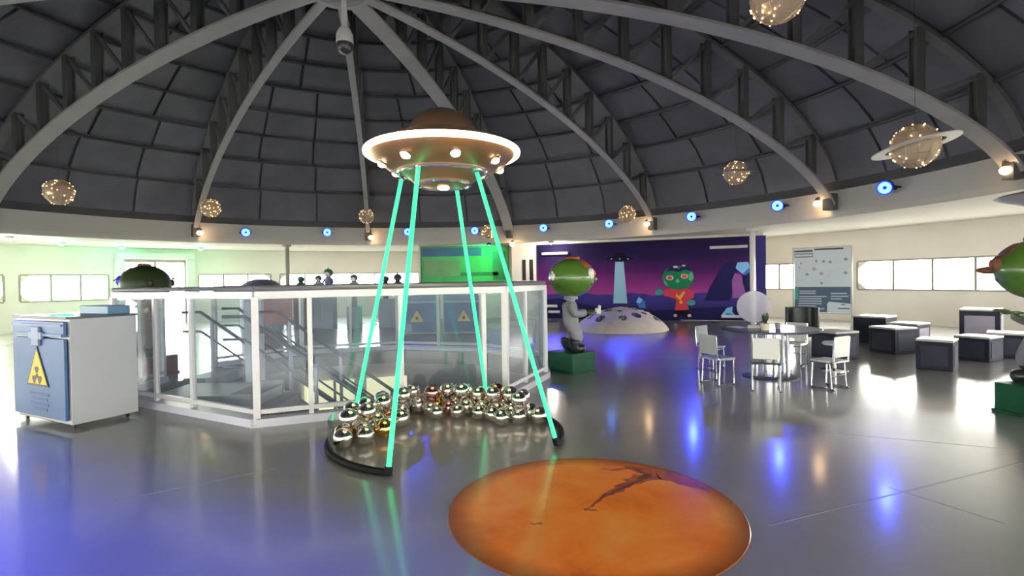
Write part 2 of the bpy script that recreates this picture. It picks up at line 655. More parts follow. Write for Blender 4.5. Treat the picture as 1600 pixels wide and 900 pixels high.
def make_floor():
    angs = set()
    for p in HOLE:
        v = p - WC
        angs.add(math.atan2(v.y, v.x))
    for k in range(120):
        a = -pi + 2 * pi * k / 120
        if all(abs(a - b) > 0.02 for b in angs):
            angs.add(a)
    angs = sorted(angs)
    inner, outer = [], []
    for a in angs:
        d = Vector((cos(a), sin(a)))
        best = None
        for i in range(len(HOLE)):
            p, q = HOLE[i], HOLE[(i + 1) % len(HOLE)]
            e = q - p
            den = d.x * e.y - d.y * e.x
            if abs(den) < 1e-9:
                continue
            w = p - WC
            t = (w.x * e.y - w.y * e.x) / den
            s = (w.x * d.y - w.y * d.x) / den
            if t > 0 and -1e-6 <= s <= 1 + 1e-6:
                best = t if best is None else min(best, t)
        inner.append(WC + d * best)
        o = WC - Vector(DC)
        b = o.dot(d)
        t = -b + math.sqrt(b * b - o.dot(o) + (R_WALL + 0.25) ** 2)
        outer.append(WC + d * t)
    n = len(angs)
    m = MB()
    vs = []
    for z in (0.0, -0.28):
        vs += [(p.x, p.y, z) for p in inner] + [(p.x, p.y, z) for p in outer]
    fs = []
    for i in range(n):
        j = (i + 1) % n
        fs.append((i, j, n + j, n + i))
        fs.append((2 * n + i, 3 * n + i, 3 * n + j, 2 * n + j))
        fs.append((i, 2 * n + i, 2 * n + j, j))
        fs.append((n + i, n + j, 3 * n + j, 3 * n + i))
    m.add(vs, fs)
    fl = tag(put('floor', m, 'polished_concrete'), 'polished grey concrete floor reflecting the coloured lights', kind='structure')
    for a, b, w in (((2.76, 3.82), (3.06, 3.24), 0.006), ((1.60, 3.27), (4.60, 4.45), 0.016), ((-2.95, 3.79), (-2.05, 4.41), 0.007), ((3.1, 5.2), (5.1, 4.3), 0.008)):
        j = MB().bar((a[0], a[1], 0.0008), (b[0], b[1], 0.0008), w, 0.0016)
        put('joint_sunstreak', j, 'joint_sunstreak_pale', fl)  # real floor joints, plus slivers of sunlight painted as pale strips
    return fl


make_floor()

# outside ground, a ring round the building
tag(put('ground_outside', MB().lathe([(R_WALL + 0.4, -0.35), (70, -0.35), (70, -0.6), (R_WALL + 0.4, -0.6), (R_WALL + 0.4, -0.35)], 48, (DC[0], DC[1], 0)), 'ground_pale'),
    'pale ground outside the windows', kind='structure')

# outer wall: below the sills, above the heads, and piers between window groups
PIERS = (0.5, 31.0, 61.0, 89.0, 118.0, 148.0, 178.0, 208.0, 238.0, 268.0, 298.0, 328.0)
GROUPS = [  # start, end, panes, chamfer at start / end
    (1.2, 30.6, 8, 1, 1), (31.5, 45.0, 5, 1, 0), (95.8, 117.4, 6, 0, 1), (118.7, 128.3, 3, 1, 0), (138.7, 147.3, 3, 0, 1), (148.7, 177.3, 8, 1, 1),
    (178.7, 207.3, 6, 1, 1), (208.7, 237.3, 6, 1, 1), (238.7, 267.3, 6, 1, 1), (268.7, 297.3, 6, 1, 1), (298.7, 327.3, 6, 1, 1), (328.7, 359.8, 6, 1, 1)]
DOOR = (129.9, 137.1)
DOOR_H = 2.62
wall = MB()
wall.arcbox(DC, R_WALL, R_WALL + 0.22, DOOR[1], DOOR[0] + 360, 0.0, Z_SILL, 170)
wall.arcbox(DC, R_WALL, R_WALL + 0.22, DOOR[1], DOOR[0] + 360, Z_HEAD, Z_SOFF + 0.1, 170)
wall.arcbox(DC, R_WALL, R_WALL + 0.22, DOOR[0], DOOR[1], DOOR_H, Z_SOFF + 0.1, 5)
edges = sorted([(g[0], g[1]) for g in GROUPS] + [DOOR])
for i, (a, b) in enumerate(edges):
    nxt = edges[(i + 1) % len(edges)][0] + (360 if i + 1 == len(edges) else 0)
    wall.arcbox(DC, R_WALL, R_WALL + 0.22, b, nxt, Z_SILL, Z_HEAD)
for a0, a1, n, c0, c1 in GROUPS:                       # triangular gussets in the corners of a group
    for on, a, s in ((c0, a0, 1), (c1, a1, -1)):
        if on:
            for z, dz in ((Z_SILL, 0.30), (Z_HEAD, -0.30)):
                pts = [(a, z), (a + s * 1.1, z), (a, z + dz)]
                vs = [pol(r, p, zz) for r in (R_WALL + 0.01, R_WALL + 0.21) for p, zz in pts]
                wall.add(vs, [(0, 1, 2), (5, 4, 3), (0, 3, 4, 1), (1, 4, 5, 2), (2, 5, 3, 0)])
tag(put('wall_outer', wall, 'white_wall'), 'curved white outer wall with a ribbon of windows', kind='structure')

for gi, (a0, a1, n, c0, c1) in enumerate(GROUPS):
    w = thing('window_%d' % (gi + 1), None, None, (DC[0], DC[1], 0), 0, kind='structure')
    st = (a1 - a0) / n
    fr = MB()
    z0 = (0, 0)
    fr.arcbox(z0, R_WALL - 0.02, R_WALL + 0.10, a0, a1, Z_SILL, Z_SILL + 0.05)
    fr.arcbox(z0, R_WALL - 0.02, R_WALL + 0.10, a0, a1, Z_HEAD - 0.05, Z_HEAD)
    put('window_frame', fr, 'window_frame', w)
    mul = MB().arcbox(z0, R_WALL - 0.02, R_WALL + 0.10, -0.11, 0.11, Z_SILL + 0.05, Z_HEAD - 0.05, 1).mesh('mullion')
    pn = MB().arcbox(z0, R_WALL + 0.03, R_WALL + 0.045, -st / 2 + 0.11, st / 2 - 0.11, Z_SILL + 0.05, Z_HEAD - 0.05, 1).mesh('pane')
    for k in range(n + 1):
        put('mullion', mul, 'window_frame', w, rz=R(a0 + k * st))
    for k in range(n):
        put('pane', pn, 'pane', w, rz=R(a0 + (k + 0.5) * st))
    # daylight guide in the opening
    pd = bpy.data.lights.new('window_daylight', 'AREA')
    pd.shape, pd.size, pd.size_y = 'RECTANGLE', 2 * R_WALL * sin(R((a1 - a0) / 2)), Z_HEAD - Z_SILL
    pd.cycles.is_portal = True
    po = bpy.data.objects.new('window_daylight', pd)
    COL.objects.link(po)
    am = (a0 + a1) / 2
    po.location = pol(R_WALL + 0.1, am, (Z_SILL + Z_HEAD) / 2)
    po.rotation_euler = Vector((-cos(R(am)), -sin(R(am)), 0)).to_track_quat('-Z', 'Z').to_euler()

# glazed door at the left
dr = thing('door_1', None, None, (DC[0], DC[1], 0), 0, kind='structure')
am = sum(DOOR) / 2
for a in (DOOR[0], am, DOOR[1]):
    put('door_frame', MB().arcbox((0, 0), R_WALL - 0.04, R_WALL + 0.12, a - 0.18, a + 0.18, 0, DOOR_H, 1), 'window_frame', dr)
put('door_frame', MB().arcbox((0, 0), R_WALL - 0.04, R_WALL + 0.12, DOOR[0], DOOR[1], DOOR_H - 0.09, DOOR_H, 4), 'window_frame', dr)
for a, b in ((DOOR[0], am), (am, DOOR[1])):
    p = put('pane', MB().arcbox((0, 0), R_WALL + 0.03, R_WALL + 0.05, a + 0.18, b - 0.18, 0.03, DOOR_H - 0.09, 1), 'pane', dr)
put('door_handle', MB().tube([(15.32 * cos(R(am + 0.5)) * 1.1, 15.32 * sin(R(am + 0.5)) * 1.1, 0.9), (15.32 * cos(R(am + 0.5)) * 1.1, 15.32 * sin(R(am + 0.5)) * 1.1, 1.3)], 0.02, 8), 'steel', dr)
pd = bpy.data.lights.new('door_daylight', 'AREA')
pd.shape, pd.size, pd.size_y = 'RECTANGLE', 2.1, DOOR_H
pd.cycles.is_portal = True
po = bpy.data.objects.new('door_daylight', pd)
COL.objects.link(po)
po.location = pol(R_WALL + 0.1, am, DOOR_H / 2)
po.rotation_euler = Vector((-cos(R(am)), -sin(R(am)), 0)).to_track_quat('-Z', 'Z').to_euler()
# canopy box above the door
tag(put('trim_2', MB().arcbox(DC, R_WALL - 0.45, R_WALL - 0.02, DOOR[0] - 0.9, DOOR[1] + 0.9, DOOR_H + 0.03, DOOR_H + 0.26), 'beam_white'), kind='structure')
for s in (DOOR[0] - 0.55, DOOR[1] + 0.55):
    tag(put('trim_3', MB().arcbox(DC, R_WALL - 0.30, R_WALL - 0.02, s - 0.5, s + 0.5, 0, DOOR_H + 0.03, 1), 'beam_white'), kind='structure')

# flat ceiling of the outer aisle and the ring beam the dome stands on
tag(put('ceiling_aisle', MB().arcbox(DC, R_BAND - 0.02, R_WALL + 0.22, 0, 360, Z_SOFF, Z_SOFF + 0.12, 120), 'ceiling_white'), kind='structure')
tag(put('trim_1', MB().arcbox(DC, R_BAND, R_BAND + 0.28, 0, 360, Z_SOFF - 0.02, Z_BAND, 120), 'beam_white'), 'white ring beam under the edge of the dome', kind='structure')


# dome
def zskin(r):
    return Z_BAND + 4.6 * max(0.0, 1 - (r / 12.12) ** 2) ** 0.55


def zchord(r):
    return 3.32 + 3.36 * max(0.0, 1 - (r / 11.95) ** 2) ** 0.7


# rows of equal length along the profile
prof = [(12.1 * sin(pi / 2 * k / 400)) for k in range(400, -1, -1)]
lens = [0.0]
for a, b in zip(prof, prof[1:]):
    lens.append(lens[-1] + math.hypot(a - b, zskin(a) - zskin(b)))
NROW = 11


def r_at(t):
    L = t * lens[-1]
    for k in range(1, len(lens)):
        if lens[k] >= L:
            u = (L - lens[k - 1]) / max(1e-9, lens[k] - lens[k - 1])
            return prof[k - 1] + (prof[k] - prof[k - 1]) * u
    return prof[-1]


shell = MB()
shell.lathe([(12.11, 3.74)] + [(r_at(k / 40), zskin(r_at(k / 40)) + 0.10) for k in range(40)] + [(0.01, zskin(0) + 0.10)], 84, (DC[0], DC[1], 0))
shell.lathe([(12.11, 3.74), (12.45, 3.74)] + [(r_at(k / 40) + 0.30, zskin(r_at(k / 40)) + 0.30) for k in range(40)] + [(0.01, zskin(0) + 0.30)], 84, (DC[0], DC[1], 0))
dome = tag(put('ceiling', shell, 'dome_shell'), 'dark panelled dome', kind='structure')

RIBS = (1.5, 21.5, 49.2, 76.3, 103.4, 131.7, 156.8, 187.0, 214.0, 241.0, 268.0, 295.0, 320.0, 342.0)


def dome_panel(a0, a1, t0, t1):
    m = MB()
    g = 0.0022
    vs, fs = [], []
    nu, nv = 3, 2
    for off in (0.0, 0.07):
        for j in range(nv + 1):
            r = r_at(t0 + g + (t1 - t0 - 2 * g) * j / nv)
            da = math.degrees(0.035 / max(r, 1.0))
            for i in range(nu + 1):
                a = a0 + da + (a1 - a0 - 2 * da) * i / nu
                vs.append(pol(r, a, zskin(r) + off))
    w, n = nu + 1, (nu + 1) * (nv + 1)
    for j in range(nv):
        for i in range(nu):
            q = (j * w + i, j * w + i + 1, (j + 1) * w + i + 1, (j + 1) * w + i)
            fs.append(q)
            fs.append(tuple(x + n for x in q[::-1]))
    edge = [k for k in range(nu)] + [i * w + nu for i in range(nv)] + [nv * w + nu - k for k in range(nu)] + [(nv - i) * w for i in range(nv)]
    for i in range(len(edge)):
        a, b = edge[i], edge[(i + 1) % len(edge)]
        fs.append((a, b, b + n, a + n))
    return m.add(vs, fs)


for si in range(len(RIBS)):
    a0 = RIBS[si]
    a1 = RIBS[(si + 1) % len(RIBS)]
    if a1 < a0:
        a1 += 360
    if not (a0 < 190 or a0 > 335):
        continue
    for row in range(NROW):
        t0, t1 = row / NROW, (row + 1) / NROW
        ncol = 3 if row < 5 else (2 if row < 9 else 1)
        sh = (random.random() - 0.5) * 0.25 if ncol > 1 else 0
        cuts = [0] + [(k + sh * (1 if row % 2 else -1)) / ncol for k in range(1, ncol)] + [1]
        for k in range(ncol):
            put('ceiling_panel', dome_panel(a0 + (a1 - a0) * cuts[k], a0 + (a1 - a0) * cuts[k + 1], t0, t1), 'dome_panel', dome)

for k in range(1, NROW - 1):
    r = r_at(k / NROW)
    z = zskin(r) - 0.06
    ring = MB()
    ring.tube([pol(r - 0.05, a * 4.0, z) for a in range(90)], 0.045, 6, closed=True)
    put('purlin', ring, 'purlin_dark', dome)

# trussed ribs
POSTS = (11.25, 10.15, 9.05, 7.95, 6.85, 5.75, 4.65, 3.55, 2.45, 1.35)


def chord_pts(fn, r0, r1, n=44, dz=0.0):
    pts = []
    for k in range(n + 1):
        u = k / n
        r = r0 + (r1 - r0) * sin(u * pi / 2)
        pts.append((r, 0, fn(r) + dz))
    return pts


RIB_W = {1.5: 0.37, 21.5: 0.26, 49.2: 0.20, 76.3: 0.38, 103.4: 0.15, 131.7: 0.17, 156.8: 0.36}
m_low_web = MB().sweep(chord_pts(zchord, 0.5, 11.94, dz=0.07), 0.05, 0.12).mesh('chord_web')
m_top = MB().sweep(chord_pts(zskin, 0.5, 12.05, dz=-0.16), 0.20, 0.08).mesh('top_chord')
m_foot = MB().box((11.93, 0, 3.45), (0.26, 0.22, 0.42)).mesh('foot_bracket')
m_posts, m_diag = [], []
for i, r in enumerate(POSTS):
    p = MB()
    zl, zt = zchord(r) + 0.02, zskin(r) - 0.2
    p.box((r, -0.085, (zl + zt) / 2), (0.16, 0.025, zt - zl))
    p.box((r, 0.085, (zl + zt) / 2), (0.16, 0.025, zt - zl))
    p.box((r, 0, (zl + zt) / 2), (0.03, 0.16, zt - zl))
    m_posts.append(p.mesh('truss_post'))
    if i + 1 < len(POSTS):
        q = POSTS[i + 1]
        m_diag.append(MB().bar((r + 0.02, 0, zskin(r) - 0.24), (q + 0.1, 0, zchord(q) + 0.04), 0.08, 0.06, (0, 1, 0)).mesh('diagonal'))
RIB_WORDS = {1.5: 'deep trussed dome rib running to the upper right corner, nearest', 21.5: 'trussed dome rib ending at the warm lamp beside the ringed string-light globe',
             49.2: 'trussed dome rib ending at the warm lamp above the mural', 76.3: 'wide pale dome rib passing behind the saucer top',
             103.4: 'slender dome rib descending behind the hanging surveillance camera', 131.7: 'dome rib ending at the warm lamp above the glazed door',
             156.8: 'long pale dome rib sweeping down to the left edge'}
for a in RIBS:
    t = thing('roof_truss', RIB_WORDS.get(a, 'dome rib out of view behind the camera'), None, (DC[0], DC[1], 0), R(a), 'dome ribs', kind='structure')
    put('bottom_chord', MB().sweep(chord_pts(zchord, 0.5, 11.94), RIB_W.get(a, 0.30), 0.05), 'truss_plate', t)
    put('chord_web', m_low_web, 'truss_dark', t)
    put('top_chord', m_top, 'truss_web', t)
    put('foot_bracket', m_foot, 'truss_dark', t)
    if a < 190 or a > 335:
        for me in m_posts:
            put('truss_post', me, 'truss_dark', t)
        for me in m_diag:
            put('diagonal', me, 'truss_web', t)
hub = thing('roof_hub', 'steel compression ring where the dome ribs meet', None, (DC[0], DC[1], 0), 0, kind='structure')
put('hub_ring', MB().lathe([(0.55, 6.55), (0.55, 6.75), (0.45, 6.75), (0.45, 6.55), (0.55, 6.55)], 28), 'truss_plate', hub)
put('hub_ring', MB().lathe([(0.55, 7.95), (0.55, 8.2), (0.45, 8.2), (0.45, 7.95), (0.55, 7.95)], 28), 'truss_dark', hub)
put('hub_plate', MB().lathe([(0.01, 6.62), (0.45, 6.62), (0.45, 6.66), (0.01, 6.66)], 28), 'truss_plate', hub)

# slim posts under the ring beam
for i, (x, y, lab) in enumerate(((7.55, 16.35, 'slim white post standing in front of the mural edge'), (-8.62, 20.05, 'slim grey post in front of the far ribbon windows'))):
    c = tag(put('column', MB().lathe([(0.16, 0), (0.16, 0.03), (0.085, 0.04), (0.085, Z_SOFF - 0.1), (0.16, Z_SOFF - 0.08), (0.16, Z_SOFF + 0.02)], 16, (x, y, 0)),
                'white_paint' if i == 0 else 'window_frame'), lab, kind='structure')

# stairwell shaft
wl = MB()
n = len(HOLE)
vs = [(p.x, p.y, z) for z in (-0.02, -3.4) for p in [inset(q, 0.20) for q in WELL]]
vo = [(p.x, p.y, z) for z in (-0.02, -3.4) for p in [inset(q, 0.02) for q in WELL]]
fs = []
for i in range(n):
    j = (i + 1) % n
    fs.append((i, j, n + j, n + i))
    fs.append((2 * n + i, 3 * n + i, 3 * n + j, 2 * n + j))
    fs.append((i, 2 * n + i, 2 * n + j, j))
    fs.append((n + i, n + j, 3 * n + j, 3 * n + i))
wl.add(vs + vo, fs)
tag(put('wall_stairwell', wl, 'well_wall'), 'pale walls of the sunken stairwell', kind='structure')
tag(put('floor_lower', MB().prism(list(WELL), 'z', -3.5, -3.4), 'step_paint'), 'floor of the level below', kind='structure')

# ------------------------------------------------------------------ guard rail round the stairwell
rail = thing('stairwell_railing', 'white framed glass guard rail round the stairwell', 'railing', (0, 0, 0))
H_RAIL = 1.49
EXTRA = {0: (0.19, 0.54, 0.90), 1: (0.45,), 2: (0.5,), 3: (0.5,), 4: (0.5,), 5: (0.5,), 6: (0.5,), 8: (0.5,), 9: (0.34, 0.605)}
for i in range(len(WELL)):
    p, q = Vector(WELL[i]), Vector(WELL[(i + 1) % len(WELL)])
    d = (q - p)
    rz = math.atan2(d.y, d.x)
    ts = [0.0] + list(EXTRA.get(i, ())) + [1.0]
    for t in ts[:-1]:
        c = p + d * t
        m = MB().box((c.x, c.y, (H_RAIL - 0.06) / 2), (0.075 if t == 0 else 0.055, 0.075 if t == 0 else 0.055, H_RAIL - 0.06), rz)
        m.box((c.x, c.y, 0.01), (0.14, 0.14, 0.02), rz)
        put('post', m, 'white_paint', rail, bevel=0.004)
    if i == 7:
        continue                                         # way in to the stairs
    put('top_rail', MB().bar((p.x, p.y, H_RAIL - 0.04), (q.x, q.y, H_RAIL - 0.04), 0.07, 0.085), 'white_paint', rail, bevel=0.006)
    put('handrail', MB().tube([(p.x, p.y, H_RAIL + 0.035), (q.x, q.y, H_RAIL + 0.035)], 0.028, 10), 'rail_grey', rail)
    put('bottom_rail', MB().bar((p.x, p.y, 0.16), (q.x, q.y, 0.16), 0.05, 0.05), 'white_paint', rail)
    put('kerb', MB().bar((p.x, p.y, 0.045), (q.x, q.y, 0.045), 0.16, 0.09), 'lavender_paint', rail)
    for t0, t1 in zip(ts, ts[1:]):
        a, b = p + d * t0, p + d * t1
        e = d.normalized() * 0.045
        put('glass_panel', MB().bar((a.x + e.x, a.y + e.y, 0.80), (b.x - e.x, b.y - e.y, 0.80), 0.012, 1.22), 'rail_glass', rail)

# staircase
stair = thing('staircase', 'pale grey stairs with handrails descending inside the glass guard rail', 'staircase', (0, 0, 0))


def flight(x0, y0, y1, n=12, run=0.27, rise=0.195):
    tread = MB().box((0, 0, 0), (run + 0.03, y1 - y0, 0.045)).mesh('step')
    riser = MB().box((0, 0, 0), (0.02, y1 - y0, rise - 0.045)).mesh('riser')
    for k in range(n):
        s = put('step', tread, 'step_paint', stair, (x0 + run * (k + 0.5), (y0 + y1) / 2, -rise * (k + 1) - 0.02))
        rr = riser.copy() if False else riser
        o = put('riser', rr, 'step_paint', stair, (x0 + run * k, (y0 + y1) / 2, -rise * (k + 0.5) - 0.02))
    for y in (y0 - 0.03, y1 + 0.03):
        poly = [(x0 - 0.35, 0.02), (x0 + 0.02, 0.02)]
        for k in range(n):
            poly += [(x0 + run * k + 0.02, -rise * (k + 1) + 0.03), (x0 + run * (k + 1) + 0.02, -rise * (k + 1) + 0.03)]
        poly += [(x0 + run * n, -rise * n - 0.3), (x0 + 0.1, -0.42), (x0 - 0.35, -0.42)]
        put('stringer', MB().prism(poly, 'y', y - 0.02, y + 0.02), 'lavender_paint', stair)
        a = Vector((x0 - 0.05, y, 1.12))
        b = Vector((x0 + run * n, y, 1.12 - rise * n))
        put('handrail', MB().tube([a + Vector((-0.3, 0, 0)), a, b], 0.026, 10), 'rail_grey', stair)
        put('handrail', MB().tube([a + Vector((-0.3, 0, -0.32)), a + Vector((0, 0, -0.32)), b + Vector((0, 0, -0.32))], 0.018, 8), 'rail_grey', stair)
        for k in range(0, n, 3):
            px = x0 + run * (k + 0.5)
            pz = -rise * (k + 1)
            put('baluster', MB().box((px, y, (pz + 1.12 - rise * (k + 0.5)) / 2), (0.04, 0.04, 1.12 - rise * (k + 0.5) - pz)), 'lavender_paint', stair)


flight(-3.72, 7.35, 8.35)
flight(-5.15, 8.72, 9.85)
put('landing', MB().box((-4.62, 7.85, -0.07), (1.10, 1.0, 0.14)), 'step_paint', stair)
put('landing', MB().box((-5.32, 9.28, -0.07), (0.32, 1.13, 0.14)), 'step_paint', stair)
nw = MB().box((-4.28, 8.45, 0.62), (0.10, 0.10, 1.36))
put('newel_post', nw, 'lavender_paint', stair, bevel=0.006)
put('newel_post', MB().box((-4.10, 8.45, 0.62), (0.10, 0.10, 1.36)), 'lavender_paint', stair, bevel=0.006)
for z in (0.25, 0.62, 0.95):
    put('newel_tie', MB().box((-4.19, 8.45, z), (0.09, 0.06, 0.10)), 'lavender_paint', stair)
# added glowing panels on the shaft wall, standing in for pale yellow patches
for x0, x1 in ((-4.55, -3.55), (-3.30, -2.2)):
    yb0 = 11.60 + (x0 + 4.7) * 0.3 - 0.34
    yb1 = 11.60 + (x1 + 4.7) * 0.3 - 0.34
    wn = thing('window_%d' % (20 if x0 < -4 else 21), None, None, (0, 0, 0), 0, kind='structure')  # holds an added glow panel, not a window of the building
    put('pane', MB().bar((x0, yb0, -0.95), (x1, yb1, -0.95), 0.03, 0.75), 'yellow_glow', wn)
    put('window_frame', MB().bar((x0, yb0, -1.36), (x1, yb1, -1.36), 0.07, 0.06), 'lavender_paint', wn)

# ------------------------------------------------------------------ partition with picture, white pillar, mural wall
tag(put('wall_partition', MB().box((-1.95, 22.15, 1.6), (3.95, 0.16, 3.2)), 'white_wall'), 'white partition behind the green picture', kind='structure')
pil = thing('wall_pillar', 'white pillar with two dark vertical slots beside the mural', None, (0, 0, 0), kind='structure')
put('pillar_body', MB().box((0.50, 21.55, 1.62), (0.98, 0.55, 3.24)), 'white_wall', pil)
for x in (0.50, 0.80):
    put('slot', MB().box((x, 21.27, 1.98), (0.15, 0.02, 0.85)), 'dark_slot', pil)

ML, MR = Vector((1.02, 21.30)), Vector((8.70, 18.15))
MW, MH = (MR - ML).length, 2.99
mang = math.atan2((MR - ML).y, (MR - ML).x)
back = MB().box((MW / 2, 0.13, 1.62), (MW + 0.1, 0.16, 3.24))
tag(put('wall_mural', back, 'white_wall', None, (ML.x, ML.y, 0), mang), 'partition wall carrying the mural', kind='structure')
mural_mat(MW, MH)
mur = tag(put('mural', MB().box((MW / 2, 0.025, MH / 2 + 0.01), (MW, 0.04, MH - 0.02)), 'mural_print', None, (ML.x, ML.y, 0), mang),
          'wide purple mural of an alien landscape with a saucer beam', 'mural')
tag(put('trim_4', MB().box((MW - 0.02, 0.0, MH / 2), (0.30, 0.10, MH)), 'm_navy2', None, (ML.x, ML.y, 0), mang), 'dark blue edge board of the mural', kind='structure')


def muv(x, y):
    t = (x - 838) / 352.0
    s = t * 21.3 / (18.15 + t * (21.3 - 18.15))
    yt, yb = 383 - 15 * t, 497.4 + 4.9 * t
    return s * MW, (yb - y) / (yb - yt) * MH


_lay = [0]


def paint(name, pts, mat, lab=None):
    _lay[0] += 1
    e = 0.0004 * _lay[0]
    poly = [muv(*p) for p in pts]
    o = put(name, MB().prism(poly, 'y', -0.001 - e, 0.004), mat, mur)
    if lab:
        o['label'] = lab
    return o


def oval(cx, cy, rx, ry, n=22):
    return [(cx + rx * cos(2 * pi * k / n), cy + ry * sin(2 * pi * k / n)) for k in range(n)]


paint('painted_rock', [(838, 497), (838, 470), (872, 466), (905, 474), (950, 482), (1010, 486), (1060, 492), (1062, 501)], 'm_navy')
paint('painted_rock', [(1100, 470), (1108, 449), (1118, 432), (1128, 414), (1150, 405), (1152, 430), (1141, 466), (1140, 470)], 'm_navy')
paint('painted_rock', [(1166, 466), (1160, 440), (1163, 420), (1172, 410), (1180, 470)], 'm_navy')
paint('painted_canyon', [(1143, 438), (1148, 426), (1158, 430), (1160, 442), (1166, 464), (1144, 466)], 'm_purple')
paint('painted_ridge', [(838, 484), (900, 480), (960, 488), (1040, 484), (1120, 480), (1186, 478), (1186, 501), (838, 497)], 'm_navy')
paint('painted_beam', [(961, 409), (974, 409), (979, 474), (957, 474)], 'm_beam')
paint('painted_saucer', oval(968, 404, 22, 3.6), 'm_ufo')
paint('painted_saucer', oval(968, 399, 10, 5), 'm_ufo')
for x in (955, 968, 981):
    paint('painted_saucer_light', oval(x, 404.5, 1.4, 1.0, 8), 'm_pale')
paint('painted_crystal', [(1149, 419), (1152, 410), (1168, 409), (1172, 416), (1160, 428)], 'm_crystal')
paint('painted_crystal', [(1160, 428), (1172, 416), (1174, 422), (1164, 430)], 'm_crystal_d')
paint('painted_crystal', [(993, 472), (997, 464), (1006, 470), (1008, 482), (998, 481)], 'm_crystal_d')
paint('painted_crystal', [(993, 472), (997, 464), (1003, 468), (999, 474)], 'm_crystal')
paint('painted_crystal', [(1127, 491), (1135, 481), (1144, 479), (1143, 487), (1148, 493), (1140, 496), (1126, 496)], 'm_crystal')
paint('painted_crystal', [(1135, 489), (1148, 493), (1142, 497), (1128, 497)], 'm_crystal_d')
# painted alien figure
paint('painted_trousers', [(1052, 485), (1076, 485), (1079, 495), (1067, 496), (1064, 489), (1061, 496), (1050, 496)], 'm_black')
paint('painted_boot', oval(1054, 493, 3, 2.4, 12), 'm_pale')
paint('painted_boot', oval(1076, 493, 3, 2.4, 12), 'm_pale')
paint('painted_jacket', [(1037, 453), (1052, 450), (1070, 450), (1084, 456), (1083, 465), (1072, 470), (1075, 484), (1053, 485), (1056, 468), (1046, 464), (1036, 462)], 'm_red')
paint('painted_collar', [(1056, 458), (1060, 463), (1067, 455), (1070, 457), (1062, 469), (1055, 463)], 'm_gold')
paint('painted_badge', oval(1063, 472, 2.5, 2.5, 10), 'm_gold')
paint('painted_hand', oval(1029, 457, 6.5, 4.5), 'm_teal')
paint('painted_finger', [(1028, 454), (1028, 448), (1031, 448), (1031, 454)], 'm_teal')
paint('painted_hand', oval(1079, 473, 6.5, 4.5), 'm_teal')
paint('painted_head', oval(1059, 434, 25, 18.5, 30), 'm_green')
paint('painted_hair', [(1040, 425), (1046, 418), (1054, 416), (1060, 421), (1066, 415), (1075, 417), (1081, 424), (1070, 421), (1060, 425), (1050, 423)], 'm_navy')
paint('painted_hair_tip', oval(1055, 417, 4, 2, 10), 'm_pale')
paint('painted_hair_tip', oval(1068, 415, 3, 1.5, 10), 'm_pale')
paint('painted_cheek', [(1076, 428), (1081, 424), (1083, 434), (1079, 440), (1075, 436)], 'm_green_l')
paint('painted_cheek', [(1036, 437), (1040, 440), (1043, 447), (1038, 444)], 'm_green_l')
paint('painted_eye', oval(1046, 434, 6, 4, 14), 'm_pale')
paint('painted_eye', oval(1069, 431.5, 6, 4, 14), 'm_pale')
paint('painted_iris', oval(1046, 434, 3.6, 3, 12), 'm_eye')
paint('painted_iris', oval(1069, 431.5, 3.6, 3, 12), 'm_eye')
paint('painted_nose', oval(1058, 439, 3.2, 3, 12), 'm_green_l')

# white bars standing off the mural
for (x0, x1, y, lab) in ((848, 888, 397, 'short white bar at the upper left of the mural'), (1109, 1168, 387, 'long white bar at the upper right of the mural'),
                         (848, 870, 478, 'white bar low at the left edge of the mural'), (857, 874, 487, 'lowest white bar at the left edge of the mural'),
                         (1126, 1168, 494, 'white bar at the foot of the mural beside the painted crystals')):
    (u0, v0), (u1, v1) = muv(x0, y), muv(x1, y)
    b = tag(put('mural_bar', MB().tube([(u0, -0.10, v0), (u1, -0.10, v0)], 0.055, 10).box(((u0 + u1) / 2, -0.05, v0), (0.06, 0.10, 0.05)), 'white_paint', None, (ML.x, ML.y, 0), mang),
            lab, 'bar', 'white bars on the mural')

# picture on the partition
pic = thing('wall_picture', 'green and blue framed picture on the partition behind the railing', 'picture', (-1.97, 22.02, 0))
put('picture_board', MB().box((0, 0.01, 2.25), (3.64, 0.05, 1.50)), 'picture_green', pic)
put('picture_sky', MB().box((-0.55, -0.022, 2.80), (2.5, 0.012, 0.36)), 'picture_blue', pic)
put('picture_field', MB().box((-0.95, -0.022, 2.15), (1.5, 0.012, 0.72)), 'picture_olive', pic)
put('picture_shade', MB().box((1.45, -0.022, 2.2), (0.55, 0.012, 1.2)), 'picture_green_dark', pic)
put('picture_shade', MB().box((0.6, -0.022, 1.86), (1.6, 0.012, 0.16)), 'picture_green_dark', pic)
put('picture_frame', MB().box((0, -0.005, 3.02), (3.72, 0.08, 0.05)).box((0, -0.005, 1.48), (3.72, 0.08, 0.05)).box((-1.84, -0.005, 2.25), (0.05, 0.08, 1.55)).box((1.84, -0.005, 2.25), (0.05, 0.08, 1.55)), 'picture_green_dark', pic)

